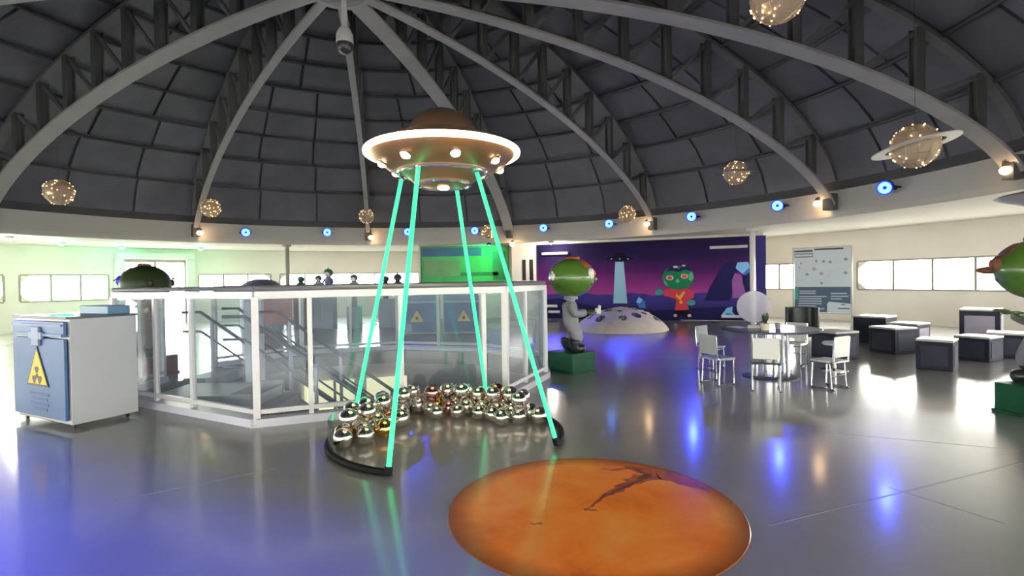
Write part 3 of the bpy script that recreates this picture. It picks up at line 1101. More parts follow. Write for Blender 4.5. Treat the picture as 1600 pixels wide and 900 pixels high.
# ------------------------------------------------------------------ saucer sculpture
UC = Vector((-0.68, 5.30))
ufo = thing('saucer_sculpture', 'bronze flying saucer standing on four green light tubes', 'sculpture', (UC.x, UC.y, 0))
FEET = [Vector((-0.34, -1.11)), Vector((1.07, -0.40)), Vector((0.36, 1.10)), Vector((-1.07, 0.36))]
RIM_Z = 2.86
hull = MB().lathe([(0.02, 2.52), (0.20, 2.53), (0.30, 2.57), (0.36, 2.63), (0.42, 2.66), (0.46, 2.665), (0.52, 2.68), (0.64, 2.76), (0.72, 2.83), (0.745, 2.86), (0.72, 2.90), (0.60, 2.965), (0.46, 3.02), (0.37, 3.05)], 56)
put('hull', hull, 'hull_bronze', ufo)
put('canopy', MB().lathe([(0.36, 3.045), (0.345, 3.09), (0.30, 3.17), (0.23, 3.24), (0.14, 3.285), (0.06, 3.305), (0.0, 3.31)], 40), 'hull_dark', ufo)
put('rim_light', MB().tube([(0.755 * cos(2 * pi * k / 72), 0.755 * sin(2 * pi * k / 72), RIM_Z) for k in range(72)], 0.030, 10, closed=True), 'ring_warm', ufo)
put('belly_ring', MB().tube([(0.445 * cos(2 * pi * k / 56), 0.445 * sin(2 * pi * k / 56), 2.655) for k in range(56)], 0.022, 8, closed=True), 'chrome', ufo)
put('belly_ring', MB().tube([(0.27 * cos(2 * pi * k / 40), 0.27 * sin(2 * pi * k / 40), 2.545) for k in range(40)], 0.016, 8, closed=True), 'chrome', ufo)
for k in range(8):
    a = 2 * pi * k / 8 + 0.32
    d = Vector((cos(a), sin(a), 0))
    p = put('port_lamp', MB().ell((0.60 * d.x, 0.60 * d.y, 2.722), (0.042, 0.042, 0.030), 14, 8), 'port_warm', ufo)
    put('lamp_rim', MB().tube([(0.60 * d.x + 0.048 * cos(q * pi / 8), 0.60 * d.y + 0.048 * sin(q * pi / 8), 2.728 + 0.55 * 0.048 * cos(q * pi / 8 - a)) for q in range(16)], 0.009, 6, closed=True), 'chrome', p)
put('port_lamp', MB().ell((0.0, 0.0, 2.515), (0.06, 0.06, 0.02), 14, 8), 'port_warm', ufo)
TOPC = Vector((-0.05, 0.0))
for i, f in enumerate(FEET):
    top = TOPC + f * 0.37
    z1 = 2.66
    t = put('light_tube', MB().tube([(f.x, f.y, 0.06), (top.x, top.y, z1)], 0.021, 10), 'tube_green', ufo)
    d = (Vector((top.x, top.y, z1)) - Vector((f.x, f.y, 0.06))).normalized()
    b = Vector((f.x, f.y, 0.06))
    put('tube_socket', MB().tube([b - d * 0.05, b + d * 0.02], 0.034, 10), 'black_rubber', t)
    e = Vector((top.x, top.y, z1))
    put('tube_socket', MB().tube([e - d * 0.03, e + d * 0.03], 0.034, 10), 'steel', t)
a0, a1 = math.atan2(FEET[0].y, FEET[0].x), math.atan2(FEET[1].y, FEET[1].x)
a0 += 2 * pi                                             # 253 deg ... back round to -20 deg
arc = [(1.155 * cos(a), 1.155 * sin(a), 0.03) for a in [a1 + (a0 - a1) * k / 60 for k in range(61)]]
put('base_ring', MB().tube(arc, 0.033, 8), 'black_rubber', ufo)
ac = MB()
b0, b1 = R(30), R(205)
ac.arcbox((0, 0), 1.145, 1.151, 30, 215, 0.055, 0.26, 40)
put('acrylic_guard', ac, 'acrylic', ufo)

# mirrored balls heaped inside the ring
ball_lo = MB().ell((0, 0, 0), 1.0, 24, 14).mesh('mirror_ball')
BALLS = []


def free(p, r):
    for f in FEET:                                       # keep clear of the light tubes
        a = Vector((f.x, f.y, 0.0))
        b = Vector((TOPC.x + f.x * 0.37, TOPC.y + f.y * 0.37, 2.66))
        d = (b - a).normalized()
        w = p - a
        if (w - d * w.dot(d)).length < r + 0.036:
            return False
    return math.hypot(p.x, p.y) + r < 1.115 and all((p - q).length >= (r + s) for q, s in BALLS)


def ball(x, y, z, r, kind):
    lab = {'s': 'silver mirrored ball in the heap inside the saucer base ring', 'g': 'gold mirrored ball in the heap inside the saucer base ring',
           'c': 'copper mirrored ball in the heap inside the saucer base ring', 'r': 'rose mirrored ball in the heap inside the saucer base ring'}[kind]
    mt = {'s': 'ball_silver', 'g': 'ball_gold', 'c': 'ball_copper', 'r': 'ball_rose'}[kind]
    o = bpy.data.objects.new('mirror_ball', ball_mesh[kind])
    COL.objects.link(o)
    o.location = (UC.x + x, UC.y + y, z)
    o.scale = (r, r, r)
    zone = 'left end' if x < -0.45 else ('right end' if x > 0.42 else 'middle')
    lab = {'s': 'silver', 'g': 'gold', 'c': 'copper', 'r': 'rose'}[kind] + ' mirrored ball in the ' + ('upper' if z > 0.14 else 'bottom') + ' layer, ' + zone + ' of the heap'
    tag(o, lab, 'ball', {'s': 'silver balls in the saucer ring', 'g': 'gold balls in the saucer ring', 'c': 'copper balls in the saucer ring', 'r': 'rose balls in the saucer ring'}[kind])


ball_mesh = {}
for k_, m_ in (('s', 'ball_silver'), ('g', 'ball_gold'), ('c', 'ball_copper'), ('r', 'ball_rose')):
    me_ = ball_lo if k_ == 's' else ball_lo.copy()
    me_.materials.clear()
    me_.materials.append(MATS[m_])
    ball_mesh[k_] = me_
rng = random.Random(11)
base = []


def try_row(rad, a_from, a_to, rmin, rmax, keep=1.0):
    a = a_from
    while a < a_to:
        r = rng.uniform(rmin, rmax)
        rr = rad + rng.uniform(-0.02, 0.02)
        p = Vector((rr * cos(R(a)), rr * sin(R(a)), r + 0.002))
        if free(p, r):
            if rng.random() < keep:
                BALLS.append((p, r))
                base.append((p, r))
                a += math.degrees(2 * r / rad) * 0.95
            else:
                a += 6
        else:
            a += 1.0


try_row(1.015, 20, 208, 0.088, 0.104)
try_row(0.83, 26, 205, 0.086, 0.102)
try_row(0.64, 30, 120, 0.080, 0.094, 0.45)
try_row(0.64, 150, 200, 0.084, 0.10, 0.95)
# second layer resting in the gaps
tops = []
for _ in range(9000):
    r = rng.uniform(0.084, 0.102)
    rad = rng.uniform(0.80, 1.00)
    a = R(rng.uniform(24, 203))
    x, y = rad * cos(a), rad * sin(a)
    near = [(q, s) for q, s in base if (q.x - x) ** 2 + (q.y - y) ** 2 < (r + s) ** 2]
    if len(near) < 2:
        continue
    z = max(q.z + math.sqrt(max(0, (r + s) ** 2 - (q.x - x) ** 2 - (q.y - y) ** 2)) for q, s in near)
    if z > 0.285 or z < 0.19:
        continue
    p = Vector((x, y, z))
    if free(p, r) and len(tops) < 36:
        tops.append((p, r))
        BALLS.append((p, r))
for i, (p, r) in enumerate(BALLS):
    k = 's'
    if p.x < -0.85 and p.y < -0.10 and p.z < 0.12 and i % 2 == 0:
        k = 'g'
    elif i % 19 == 5:
        k = 'c'
    elif i % 17 == 4:
        k = 'r'
    elif i % 29 == 7:
        k = 'g'
    ball(p.x, p.y, p.z, r, k)

# planet print on the floor
mars = thing('planet_decal', 'round orange planet print lying on the floor', 'floor decal', (0.53, 3.56, 0.0), 0)
put('print', MB().lathe([(0.0, 0.004), (0.985, 0.004), (0.99, 0.0)], 96), 'mars_print', mars)
pbr('mars_dark', (0.20, 0.055, 0.022), 0.25, var=0.3, scale=9)
pbr('mars_mid', (0.42, 0.10, 0.030), 0.25, var=0.3, scale=9)


def blot(pts, mat, z):
    put('surface_marking', MB().prism(pts, 'z', 0.0041, z), mat, mars)


def ridge(path, widths, mat, z, jag=0.25):
    l, r_ = [], []
    g = random.Random(3 + len(path))
    P = [Vector(p) for p in path]
    for i, p in enumerate(P):
        t = (P[min(i + 1, len(P) - 1)] - P[max(i - 1, 0)]).normalized()
        nrm = Vector((-t.y, t.x))
        l.append(p + nrm * widths[i] * (1 + g.uniform(-jag, jag)))
        r_.append(p - nrm * widths[i] * (1 + g.uniform(-jag, jag)))
    n_ = len(P)
    m = MB()
    vs = [(q.x, q.y, zz) for zz in (0.0041, z) for q in l + r_]
    fs = []
    k = 2 * n_
    for i in range(n_ - 1):
        fs += [(i, i + 1, n_ + i + 1, n_ + i), (k + i, k + n_ + i, k + n_ + i + 1, k + i + 1), (i, k + i, k + i + 1, i + 1), (n_ + i, n_ + i + 1, k + n_ + i + 1, k + n_ + i)]
    m.add(vs, fs)
    put('surface_marking', m, mat, mars)


def fine(path, widths, n=4):
    """subdivide a path so its edges can wander"""
    g = random.Random(int(path[0][0] * 1000))
    po, wo = [], []
    for i in range(len(path) - 1):
        for k in range(n):
            u = k / n
            po.append((path[i][0] + (path[i + 1][0] - path[i][0]) * u + g.uniform(-0.012, 0.012), path[i][1] + (path[i + 1][1] - path[i][1]) * u + g.uniform(-0.012, 0.012)))
            wo.append(widths[i] + (widths[i + 1] - widths[i]) * u)
    return po + [path[-1]], wo + [widths[-1]]


ridge(*fine([(-0.07, -0.06), (0.05, 0.10), (0.16, 0.24), (0.30, 0.36), (0.46, 0.50), (0.60, 0.56), (0.76, 0.44)], [0.004, 0.014, 0.030, 0.050, 0.075, 0.07, 0.01]), 'mars_mid', 0.0048, 0.45)
ridge(*fine([(-0.01, 0.02), (0.10, 0.17), (0.22, 0.28), (0.40, 0.42), (0.53, 0.58), (0.45, 0.70)], [0.004, 0.008, 0.014, 0.020, 0.030, 0.006]), 'mars_dark', 0.0052, 0.5)
ridge(*fine([(0.38, 0.78), (0.55, 0.62), (0.70, 0.50), (0.84, 0.34), (0.90, 0.22)], [0.02, 0.08, 0.10, 0.06, 0.01]), 'mars_mid', 0.0045, 0.35)
ridge(*fine([(0.18, 0.72), (0.30, 0.70), (0.44, 0.72)], [0.006, 0.022, 0.010]), 'mars_mid', 0.0048, 0.5)
ridge(*fine([(-0.34, 0.86), (-0.22, 0.84), (-0.12, 0.86)], [0.004, 0.014, 0.004]), 'mars_mid', 0.0048, 0.5)
ridge(*fine([(-0.42, -0.23), (-0.36, -0.23)], [0.010, 0.014]), 'mars_mid', 0.0048, 0.5)
ridge(*fine([(-0.06, -0.03), (0.02, -0.06)], [0.012, 0.004]), 'mars_dark', 0.0052, 0.5)

# ------------------------------------------------------------------ blue lab cabinet
CN, CL, CR = Vector((-4.87, 5.69)), Vector((-5.97, 6.23)), Vector((-4.51, 6.29))
cw, cd = (CL - CN).length, (CR - CN).length
cab = thing('lab_cabinet', 'white cabinet with blue hazard-marked front standing on the floor', 'cabinet', (CN.x, CN.y, 0), math.atan2((CN - CL).y, (CN - CL).x))
# local: x from -cw..0 along the blue front, y 0..cd into the body
CH = 1.22
put('body', MB().box((-cw / 2, cd / 2 + 0.015, (CH + 0.05) / 2), (cw, cd - 0.03, CH - 0.05)), 'cab_white', cab, bevel=0.006)
door_ = put('door', MB().box((-cw / 2, -0.002, 0.09 + 0.46), (cw - 0.06, 0.03, 0.90)), 'cab_blue', cab, bevel=0.005)
drw = put('drawer', MB().box((-cw / 2, -0.002, 1.105), (cw - 0.06, 0.03, 0.17)), 'cab_blue', cab, bevel=0.005)
put('drawer_lip', MB().box((-cw / 2, -0.024, 1.04), (cw - 0.10, 0.02, 0.025)), 'cab_blue_light', drw)
put('drawer_lip', MB().box((-cw / 2, -0.024, 1.15), (cw - 0.10, 0.02, 0.018)), 'cab_blue_light', drw)
put('latch', MB().box((-cw / 2, -0.03, 1.02), (0.17, 0.03, 0.22)).box((-cw / 2, -0.03, 1.03), (0.30, 0.028, 0.09)), 'latch_grey', cab, bevel=0.008)
tri = lambda s, cz: [(-cw / 2 - s * 0.5, cz - s * 0.34), (-cw / 2 + s * 0.5, cz - s * 0.34), (-cw / 2, cz + s * 0.58)]
sg = put('warning_sign', MB().prism(tri(0.50, 0.62), 'y', -0.026, -0.017), 'hazard_black', door_)
sg['label'] = 'yellow triangular warning sign with black border'
put('sign_face', MB().prism(tri(0.43, 0.62), 'y', -0.029, -0.026), 'hazard_yellow', door_)
sym = MB().prism([(-cw / 2 + 0.028 * cos(2 * pi * k / 14), 0.565 + 0.028 * sin(2 * pi * k / 14)) for k in range(14)], 'y', -0.031, -0.029)
for b in (90, 210, 330):
    pts = [(-cw / 2 + rr * cos(R(b + da)), 0.565 + rr * sin(R(b + da))) for rr, da in ((0.04, -30), (0.105, -30), (0.11, -10), (0.11, 10), (0.105, 30), (0.04, 30))]
    sym.prism(pts, 'y', -0.031, -0.029)
put('sign_symbol', sym, 'hazard_black', door_)
lt = MB()
for k, (w_, z_) in enumerate(((0.44, 0.355), (0.36, 0.30), (0.42, 0.245), (0.34, 0.19))):
    lt.box((-cw / 2 + 0.02, -0.019, z_), (w_, 0.004, 0.034))
put('printed_text', lt, 'navy_print', door_)
put('work_top', MB().box((-cw / 2, cd / 2, CH + 0.012), (cw + 0.02, cd + 0.02, 0.025)), 'cab_top', cab, bevel=0.004)
put('control_box', MB().box((-0.35, cd - 0.16, CH + 0.075), (0.62, 0.24, 0.10)), 'cab_blue_light', cab, bevel=0.008)
for k in range(5):
    put('indicator', MB().box((-0.72 + 0.06 * k, 0.22, CH + 0.028), (0.045, 0.10, 0.008)), 'led_green', cab)
for x in (-cw + 0.08, -0.08):
    for y in (0.08, cd - 0.08):
        c_ = put('caster', MB().lathe([(0.0, -0.012), (0.024, -0.012), (0.024, 0.012), (0.0, 0.012)], 14), 'black_plastic', cab, (x, y, 0.024))
        c_.rotation_euler = (pi / 2, 0, 0)
        put('caster_stem', MB().box((x, y, 0.05), (0.03, 0.03, 0.025)), 'steel', cab)


# ------------------------------------------------------------------ alien statues (local: facing +x)
def hand(parent, wrist, fwd, up, mat, mir=1):
    f, u = Vector(fwd).normalized(), Vector(up).normalized()
    s = f.cross(u).normalized() * mir
    w = Vector(wrist)
    V = [w, w + f * 0.045, w + f * 0.085]
    E_ = [(0, 1), (1, 2)]
    Rr = [0.034, 0.042, 0.040]
    for k, (o, l) in enumerate(((-0.036, 0.062), (-0.012, 0.074), (0.012, 0.070), (0.036, 0.056))):
        i = len(V)
        V += [w + f * 0.10 + s * o, w + f * (0.10 + l * 0.55) + s * o - u * 0.006, w + f * (0.10 + l * 0.9) + s * o - u * 0.030]
        E_ += [(2, i), (i, i + 1), (i + 1, i + 2)]
        Rr += [0.016, 0.014, 0.011]
    i = len(V)
    V += [w + f * 0.05 + s * -0.055, w + f * 0.085 + s * -0.078 - u * 0.01]
    E_ += [(1, i), (i, i + 1)]
    Rr += [0.018, 0.013]
    return skin('hand', V, E_, Rr, mat, parent, 1)


def statue(label, loc, yaw, pose, head_mat, suit_mat, ped_mat, ped_yaw, head_yaw=0.0, brow='alien_red', eye='eye_orange', carry=False, boot='boot_dark', handm='alien_hand', nose=0.0, ear_mat='eye_white', nose_z=-0.03, eye_mat='eye_white'):
    t = thing('alien_statue', label, 'statue', loc, yaw, 'big-headed alien statues')
    ped = put('pedestal', MB().box((0, 0, 0.17), (0.60, 0.60, 0.32)).box((0, 0, 0.015), (0.64, 0.64, 0.03)), ped_mat, t, rz=ped_yaw, bevel=0.008)
    V = [(0, 0, 0.84), (0.01, 0, 0.97), (0.0, 0, 1.10), (0.0, 0, 1.20), (0.02, 0, 1.30)]
    E_ = [(0, 1), (1, 2), (2, 3), (3, 4)]
    Rr = [0.150, 0.120, 0.160, 0.13, 0.07]
    for s in (-1, 1):
        i = len(V)
        V += [(0.02 + s * 0.01, s * 0.10, 0.75), (0.10 - s * 0.05, s * 0.135, 0.60), (0.0 - s * 0.075, s * 0.135, 0.47)]
        E_ += [(0, i), (i, i + 1), (i + 1, i + 2)]
        Rr += [0.110, 0.084, 0.076]
    hands = []
    for s in (-1, 1):
        i = len(V)
        if pose == 'hold':
            pts = [(0.02, s * 0.17, 1.14), (0.08, s * 0.23, 0.97), (0.29, s * 0.13, 1.00)]
            hands.append(((0.29, s * 0.125, 1.0), (1, -s * 0.35, 0.10), (0, 0, 1), s))
        elif pose == 'spread':
            pts = [(0.0, s * 0.17, 1.15), (0.02, s * 0.34, 1.16), (0.04, s * 0.52, 1.19)]
            hands.append(((0.04, s * 0.52, 1.19), (0.1, s, 0.12), (0, 0, 1), s))
        else:
            pts = [(0.02, s * 0.17, 1.14), (0.05, s * 0.25, 0.99), (0.22, s * 0.24, 1.10)]
            hands.append(((0.22, s * 0.24, 1.10), (1, 0, 0.35), (0, 0, 1), s))
        V += pts
        E_ += [(2, i), (i, i + 1), (i + 1, i + 2)]
        Rr += [0.075, 0.062, 0.048]
    skin('suit', V, E_, [q * 1.28 for q in Rr], suit_mat, t)
    for w, f, u, s in hands:
        hand(t, w, f, u, handm, s)
    put('belt', MB().lathe([(0.09, -0.022), (0.124, -0.018), (0.124, 0.018), (0.09, 0.022)], 24, (0.005, 0, 0.945)), boot, t)
    put('collar', MB().lathe([(0.085, -0.03), (0.125, -0.025), (0.115, 0.025), (0.08, 0.03)], 24, (0.015, 0, 1.255)), suit_mat, t)
    for s in (-1, 1):
        y, xo = s * 0.135, -s * 0.075
        skin('boot', [(xo + 0.01, y, 0.57), (xo, y, 0.49), (xo, y, 0.405), (xo + 0.10, y, 0.395), (xo + 0.19, y, 0.385)], [(0, 1), (1, 2), (2, 3), (3, 4)], [0.128, 0.122, 0.102, 0.092, 0.066], boot, t)
    hc, hr = Vector((0.03, 0, 1.60)), (0.395, 0.375, 0.335)
    hd = MB().ell((0, 0, 0), hr, 40, 26)
    head = put('head', hd, head_mat, t, tuple(hc), head_yaw)
    put('brow', MB().cap((0, 0, 0), hr, -48, 48, 30, 58, 0.035), brow, head)
    for s in (-1, 1):
        e = put('eye', MB().ell((0.325, s * 0.155, 0.065), (0.075, 0.095, 0.095), 18, 12), eye_mat, head)
        put('iris', MB().ell((0.382, s * 0.165, 0.065), (0.030, 0.055, 0.058), 14, 10), eye, head)
        ear = put('ear', MB().ell((-0.30, s * 0.235, 0.02), (0.05, 0.05, 0.065), 16, 10), ear_mat, head)
        put('ear_stud', MB().ell((-0.315, s * 0.255, 0.095), (0.02, 0.02, 0.022), 12, 8), ear_mat, head)
    put('mouth', MB().cap((0, 0, 0), hr, -26, 26, -24, -17, 0.012, 12, 3), 'hazard_black', head)
    put('nose', MB().ell((0.39 + nose * 0.5, 0, nose_z), (0.05 + nose, 0.055, 0.045), 16, 10), brow if nose else head_mat, head)
    put('crest', MB().ell((0.02, 0, 0.335), (0.13, 0.07, 0.035), 16, 10).ell((0.10, 0.0, 0.335), (0.05, 0.05, 0.04), 12, 8), brow, head)
    if carry:
        c = put('carried_model', MB().box((0.475, 0, 1.02), (0.10, 0.16, 0.10)).box((0.50, 0, 1.09), (0.05, 0.10, 0.06)), 'white_object', t, bevel=0.02)
    return t


statue('green-headed alien statue in grey spacesuit on green plinth beside the stairwell', (1.00, 9.02, 0), R(-8), 'hold', 'alien_green', 'suit_grey', 'pedestal_green', R(50), carry=True)
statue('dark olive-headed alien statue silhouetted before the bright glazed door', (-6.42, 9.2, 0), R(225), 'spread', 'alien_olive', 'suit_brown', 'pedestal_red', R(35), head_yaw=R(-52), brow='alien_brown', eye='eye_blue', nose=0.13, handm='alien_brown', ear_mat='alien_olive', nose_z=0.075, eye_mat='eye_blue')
statue('alien statue with brown brow cut by the right edge of the photo', (5.83, 5.70, 0), R(150), 'low', 'alien_green', 'suit_grey', 'pedestal_green', R(45), brow='alien_brown', nose=0.07, head_yaw=R(-20), eye_mat='alien_brown', eye='alien_red', nose_z=0.0)

# ------------------------------------------------------------------ moon mound
mo = thing('moon_model', 'low pale cratered moon mound on the floor before the mural', 'model', (3.35, 16.1, 0))
me = MB()
NR, NS = 26, 72
vs, fs = [], []
craters = [(-0.75, -0.70, 0.17), (-0.15, -0.98, 0.14), (0.28, -0.82, 0.17), (0.55, -0.55, 0.13), (0.95, -0.55, 0.14), (-0.45, -0.30, 0.14), (0.35, -0.25, 0.15), (-0.95, -0.2, 0.13), (0.05, 0.2, 0.2), (0.75, 0.05, 0.14), (-0.15, -0.55, 0.10)]


def moon_z(x, y):
    r = math.hypot(x, y) / 1.42
    z = 0.66 * max(0, 1 - r ** 2.2) ** 0.75
    for cx, cy, cr in craters:
        d = math.hypot(x - cx, y - cy) / cr
        if d < 1.5:
            z += -0.06 * max(0, 1 - d * d) + 0.035 * math.exp(-((d - 1.0) / 0.22) ** 2)
    return max(z, 0)


for i in range(NR + 1):
    rr = 1.42 * sin(pi / 2 * i / NR)
    for k in range(NS):
        a = 2 * pi * k / NS
        x, y = rr * cos(a), rr * sin(a)
        vs.append((x, y, moon_z(x, y)))
for i in range(NR):
    for k in range(NS):
        fs.append((i * NS + k, i * NS + (k + 1) % NS, (i + 1) * NS + (k + 1) % NS, (i + 1) * NS + k))
me.add(vs, fs)
put('mound', me, 'moon_stone', mo)
for cx, cy, cr in craters:
    pts = []
    m = MB()
    ring_v = [(cx, cy, moon_z(cx, cy) + 0.006)]
    for rr in (0.45, 0.85):
        for k in range(14):
            a = 2 * pi * k / 14
            x, y = cx + cr * rr * cos(a), cy + cr * rr * sin(a)
            ring_v.append((x, y, moon_z(x, y) + 0.006))
    f2 = [(0, 1 + k, 1 + (k + 1) % 14) for k in range(14)] + [(1 + k, 15 + k, 15 + (k + 1) % 14, 1 + (k + 1) % 14) for k in range(14)]
    m.add(ring_v, f2)
    put('crater_floor', m, 'crater_dark', mo)
put('summit_rock', MB().ell((-0.02, -0.05, 0.655), (0.13, 0.10, 0.05), 12, 8), 'moon_stone', mo)

# ------------------------------------------------------------------ table group
tb = thing('round_table', 'round dark table with chrome legs among the chairs', 'table', (4.02, 8.15, 0))
put('table_top', MB().lathe([(0.0, 0.725), (0.70, 0.725), (0.725, 0.735), (0.725, 0.752), (0.715, 0.76), (0.0, 0.76)], 48), 'table_dark', tb)
for k in range(6):
    a = 2 * pi * k / 6 + 0.3
    put('leg', MB().tube([(0.26 * cos(a), 0.26 * sin(a), 0.02), (0.26 * cos(a), 0.26 * sin(a), 0.725)], 0.026, 12), 'chrome', tb)
put('base_plate', MB().lathe([(0.0, 0.0), (0.40, 0.0), (0.40, 0.012), (0.36, 0.025), (0.0, 0.025)], 40), 'black_plastic', tb)


def chair(label, x, y, yaw, seat_mat, back_mat, frame='chrome', name='chair'):
    """local: sitter faces +x"""
    t = thing(name, label, 'chair', (x, y, 0), yaw, 'chairs at the round table')
    t.scale = (0.84, 0.84, 0.84)
    put('seat', MB().box((0.0, 0, 0.455), (0.42, 0.42, 0.035)), seat_mat, t, bevel=0.012)
    put('backrest', MB().box((-0.205, 0, 0.70), (0.022, 0.40, 0.34)), back_mat, t, bevel=0.009)
    for s in (-1, 1):
        y_ = s * 0.205
        put('back_tube', MB().tube([(0.19, y_, 0.435), (-0.14, y_, 0.435), (-0.19, y_, 0.47), (-0.215, y_, 0.86)], 0.013, 10), frame, t)
        put('leg', MB().tube([(0.16, y_, 0.435), (0.175, y_, 0.04), (0.15, y_, 0.016), (-0.20, y_, 0.016)], 0.013, 10), frame, t)
        put('leg', MB().tube([(-0.13, y_, 0.435), (-0.16, y_, 0.016)], 0.013, 10), frame, t)
        for fx in (0.15, -0.19):
            put('glide', MB().lathe([(0.0, 0.0), (0.02, 0.0), (0.02, 0.012), (0, 0.012)], 12, (fx, y_, 0.0)), 'black_rubber', t)
    put('cross_tube', MB().tube([(-0.145, -0.205, 0.22), (-0.145, 0.205, 0.22)], 0.011, 8), frame, t)
    put('cross_tube', MB().tube([(0.165, -0.205, 0.40), (0.165, 0.205, 0.40)], 0.011, 8), frame, t)
    return t


chair('grey chair with chrome frame at the left side of the round table', 3.02, 7.70, R(22), 'chair_grey', 'chair_grey')
chair('cream-backed chair turned away at the front of the round table', 3.50, 7.22, R(68), 'chair_black', 'chair_cream')
chair('pale chair with chrome frame at the right side of the round table', 4.42, 7.28, R(118), 'chair_cream', 'chair_cream')
chair('white chair standing behind the right side of the round table', 4.98, 9.25, R(222), 'chair_cream', 'chair_cream')
chair('grey chair behind the left side of the round table', 3.40, 8.95, R(-52), 'chair_grey', 'chair_grey')
bc = thing('tub_chair', 'black tub chair behind the table near the poster stand', 'chair', (5.95, 10.75, 0), R(215))
put('seat', MB().box((0.02, 0, 0.40), (0.50, 0.50, 0.14)), 'chair_black', bc, bevel=0.03)
put('backrest', MB().arcbox((0.02, 0), 0.27, 0.34, 95, 265, 0.32, 0.92, 20), 'chair_black', bc, bevel=0.015)
for sx in (-1, 1):
    for sy in (-1, 1):
        put('leg', MB().tube([(0.02 + sx * 0.19, sy * 0.19, 0.34), (0.02 + sx * 0.21, sy * 0.21, 0.0)], 0.018, 8), 'chrome', bc)
stl = thing('swivel_stool', 'white round stool on a chrome post beside the dark cube', 'stool', (5.32, 8.62, 0))
put('seat', MB().lathe([(0.0, 0.42), (0.16, 0.42), (0.18, 0.435), (0.18, 0.455), (0.16, 0.47), (0.0, 0.475)], 28), 'chair_cream', stl)
put('post', MB().lathe([(0.03, 0.02), (0.03, 0.42)], 14), 'chrome', stl)
put('base', MB().lathe([(0.0, 0.0), (0.20, 0.0), (0.20, 0.012), (0.05, 0.035), (0.0, 0.035)], 28), 'chrome', stl)

# things on the table
fd = thing('acrylic_disc', 'round frosted acrylic disc standing upright on the round table', 'disc', (3.80, 8.20, 0.76))
fd.rotation_euler = (0, 0, R(-24))
dm = MB()
dm.lathe([(0.0, -0.008), (0.245, -0.008), (0.25, 0.0), (0.245, 0.008), (0.0, 0.008)], 48)
d_ = put('disc', dm, 'frosted_disc', fd, (0, 0, 0.335))
d_.rotation_euler = (pi / 2, 0, 0)
put('foot', MB().box((0, 0, 0.02), (0.18, 0.07, 0.04)).box((0, 0, 0.06), (0.03, 0.03, 0.06)), 'stand_grey', fd)
pt = thing('potted_plant', 'tiny potted plant in a cream pot at the middle of the table', 'plant', (3.82, 7.88, 0.76))
put('pot', MB().lathe([(0.0, 0.0), (0.055, 0.0), (0.07, 0.10), (0.062, 0.10), (0.05, 0.09), (0.0, 0.088)], 20), 'pot_cream', pt)
g = random.Random(5)
for k in range(9):
    a, h = g.uniform(0, 2 * pi), g.uniform(0.10, 0.20)
    tipx, tipy = 0.06 * cos(a), 0.06 * sin(a)
    lf = MB().add([(0.006, -0.006, 0.085), (-0.006, 0.006, 0.085), (tipx * 0.6 + 0.018 * sin(a), tipy * 0.6 - 0.018 * cos(a), 0.085 + h * 0.6), (tipx * 0.6 - 0.018 * sin(a), tipy * 0.6 + 0.018 * cos(a), 0.085 + h * 0.6), (tipx, tipy, 0.085 + h),
                   (0, 0, 0.082), (tipx * 0.6, tipy * 0.6, 0.078 + h * 0.6)],
                  [(0, 2, 3, 1), (2, 4, 3), (5, 6, 2, 0), (5, 1, 3, 6), (6, 3, 4), (6, 4, 2)])
    put('leaf', lf, 'leaf_green', pt)
cp = thing('cup', 'small lilac cup on the table beside the potted plant', 'cup', (4.08, 8.02, 0.76))
put('cup_body', MB().lathe([(0.0, 0.0), (0.034, 0.0), (0.042, 0.09), (0.038, 0.09), (0.031, 0.006), (0.0, 0.006)], 20), 'cube_mauve', cp)
put('handle', MB().tube([(0.038, 0, 0.07), (0.066, 0, 0.065), (0.068, 0, 0.035), (0.036, 0, 0.025)], 0.006, 8), 'cube_mauve', cp)
pp = tag(put('paper_sheet', MB().box((3.62, 8.38, 0.7625), (0.21, 0.30, 0.003), R(20)), 'white_object'), 'white paper sheet lying flat on the dark table top', 'paper')

# ------------------------------------------------------------------ poster stand
P0, P1 = Vector((8.42, 15.60)), Vector((9.53, 14.62))
pw = (P1 - P0).length
ps = thing('poster_stand', 'tall framed map poster on a metal stand by the wall', 'poster', (P0.x, P0.y, 0), math.atan2((P1 - P0).y, (P1 - P0).x))
put('poster_sheet', MB().box((pw / 2, 0.0, 1.43), (pw - 0.05, 0.012, 1.86)), 'poster_pale', ps)
fr = MB()
put('stand_upright', MB().box((0.0, 0, 1.22), (0.035, 0.035, 2.36)), 'stand_grey', ps)
put('stand_upright', MB().box((pw, 0, 1.22), (0.035, 0.035, 2.36)), 'stand_grey', ps)
put('stand_crossbar', MB().box((pw / 2, 0, 2.385), (pw, 0.03, 0.03)), 'stand_grey', ps)
put('stand_crossbar', MB().box((pw / 2, 0, 0.475), (pw, 0.03, 0.03)), 'stand_grey', ps)
for x in (0.0, pw):
    for y in (-0.32, 0.32):
        put('stand_foot', MB().bar((x, 0, 0.32), (x, y, 0.012), 0.024, 0.024, (1, 0, 0)), 'stand_grey', ps)


def pp_(x, y):
    return ((x - 410) / (1025 - 410)) * (pw - 0.05) + 0.025, 2.36 - (y - 150) / (830 - 150) * 1.86


def pprint(name, pts, mat, d=0.001):
    put(name, MB().prism([pp_(*p) for p in pts], 'y', -0.006 - d, -0.005), mat, ps)


def prect(name, x0, y0, x1, y1, mat, d=0.001):
    pprint(name, [(x0, y0), (x1, y0), (x1, y1), (x0, y1)], mat, d)


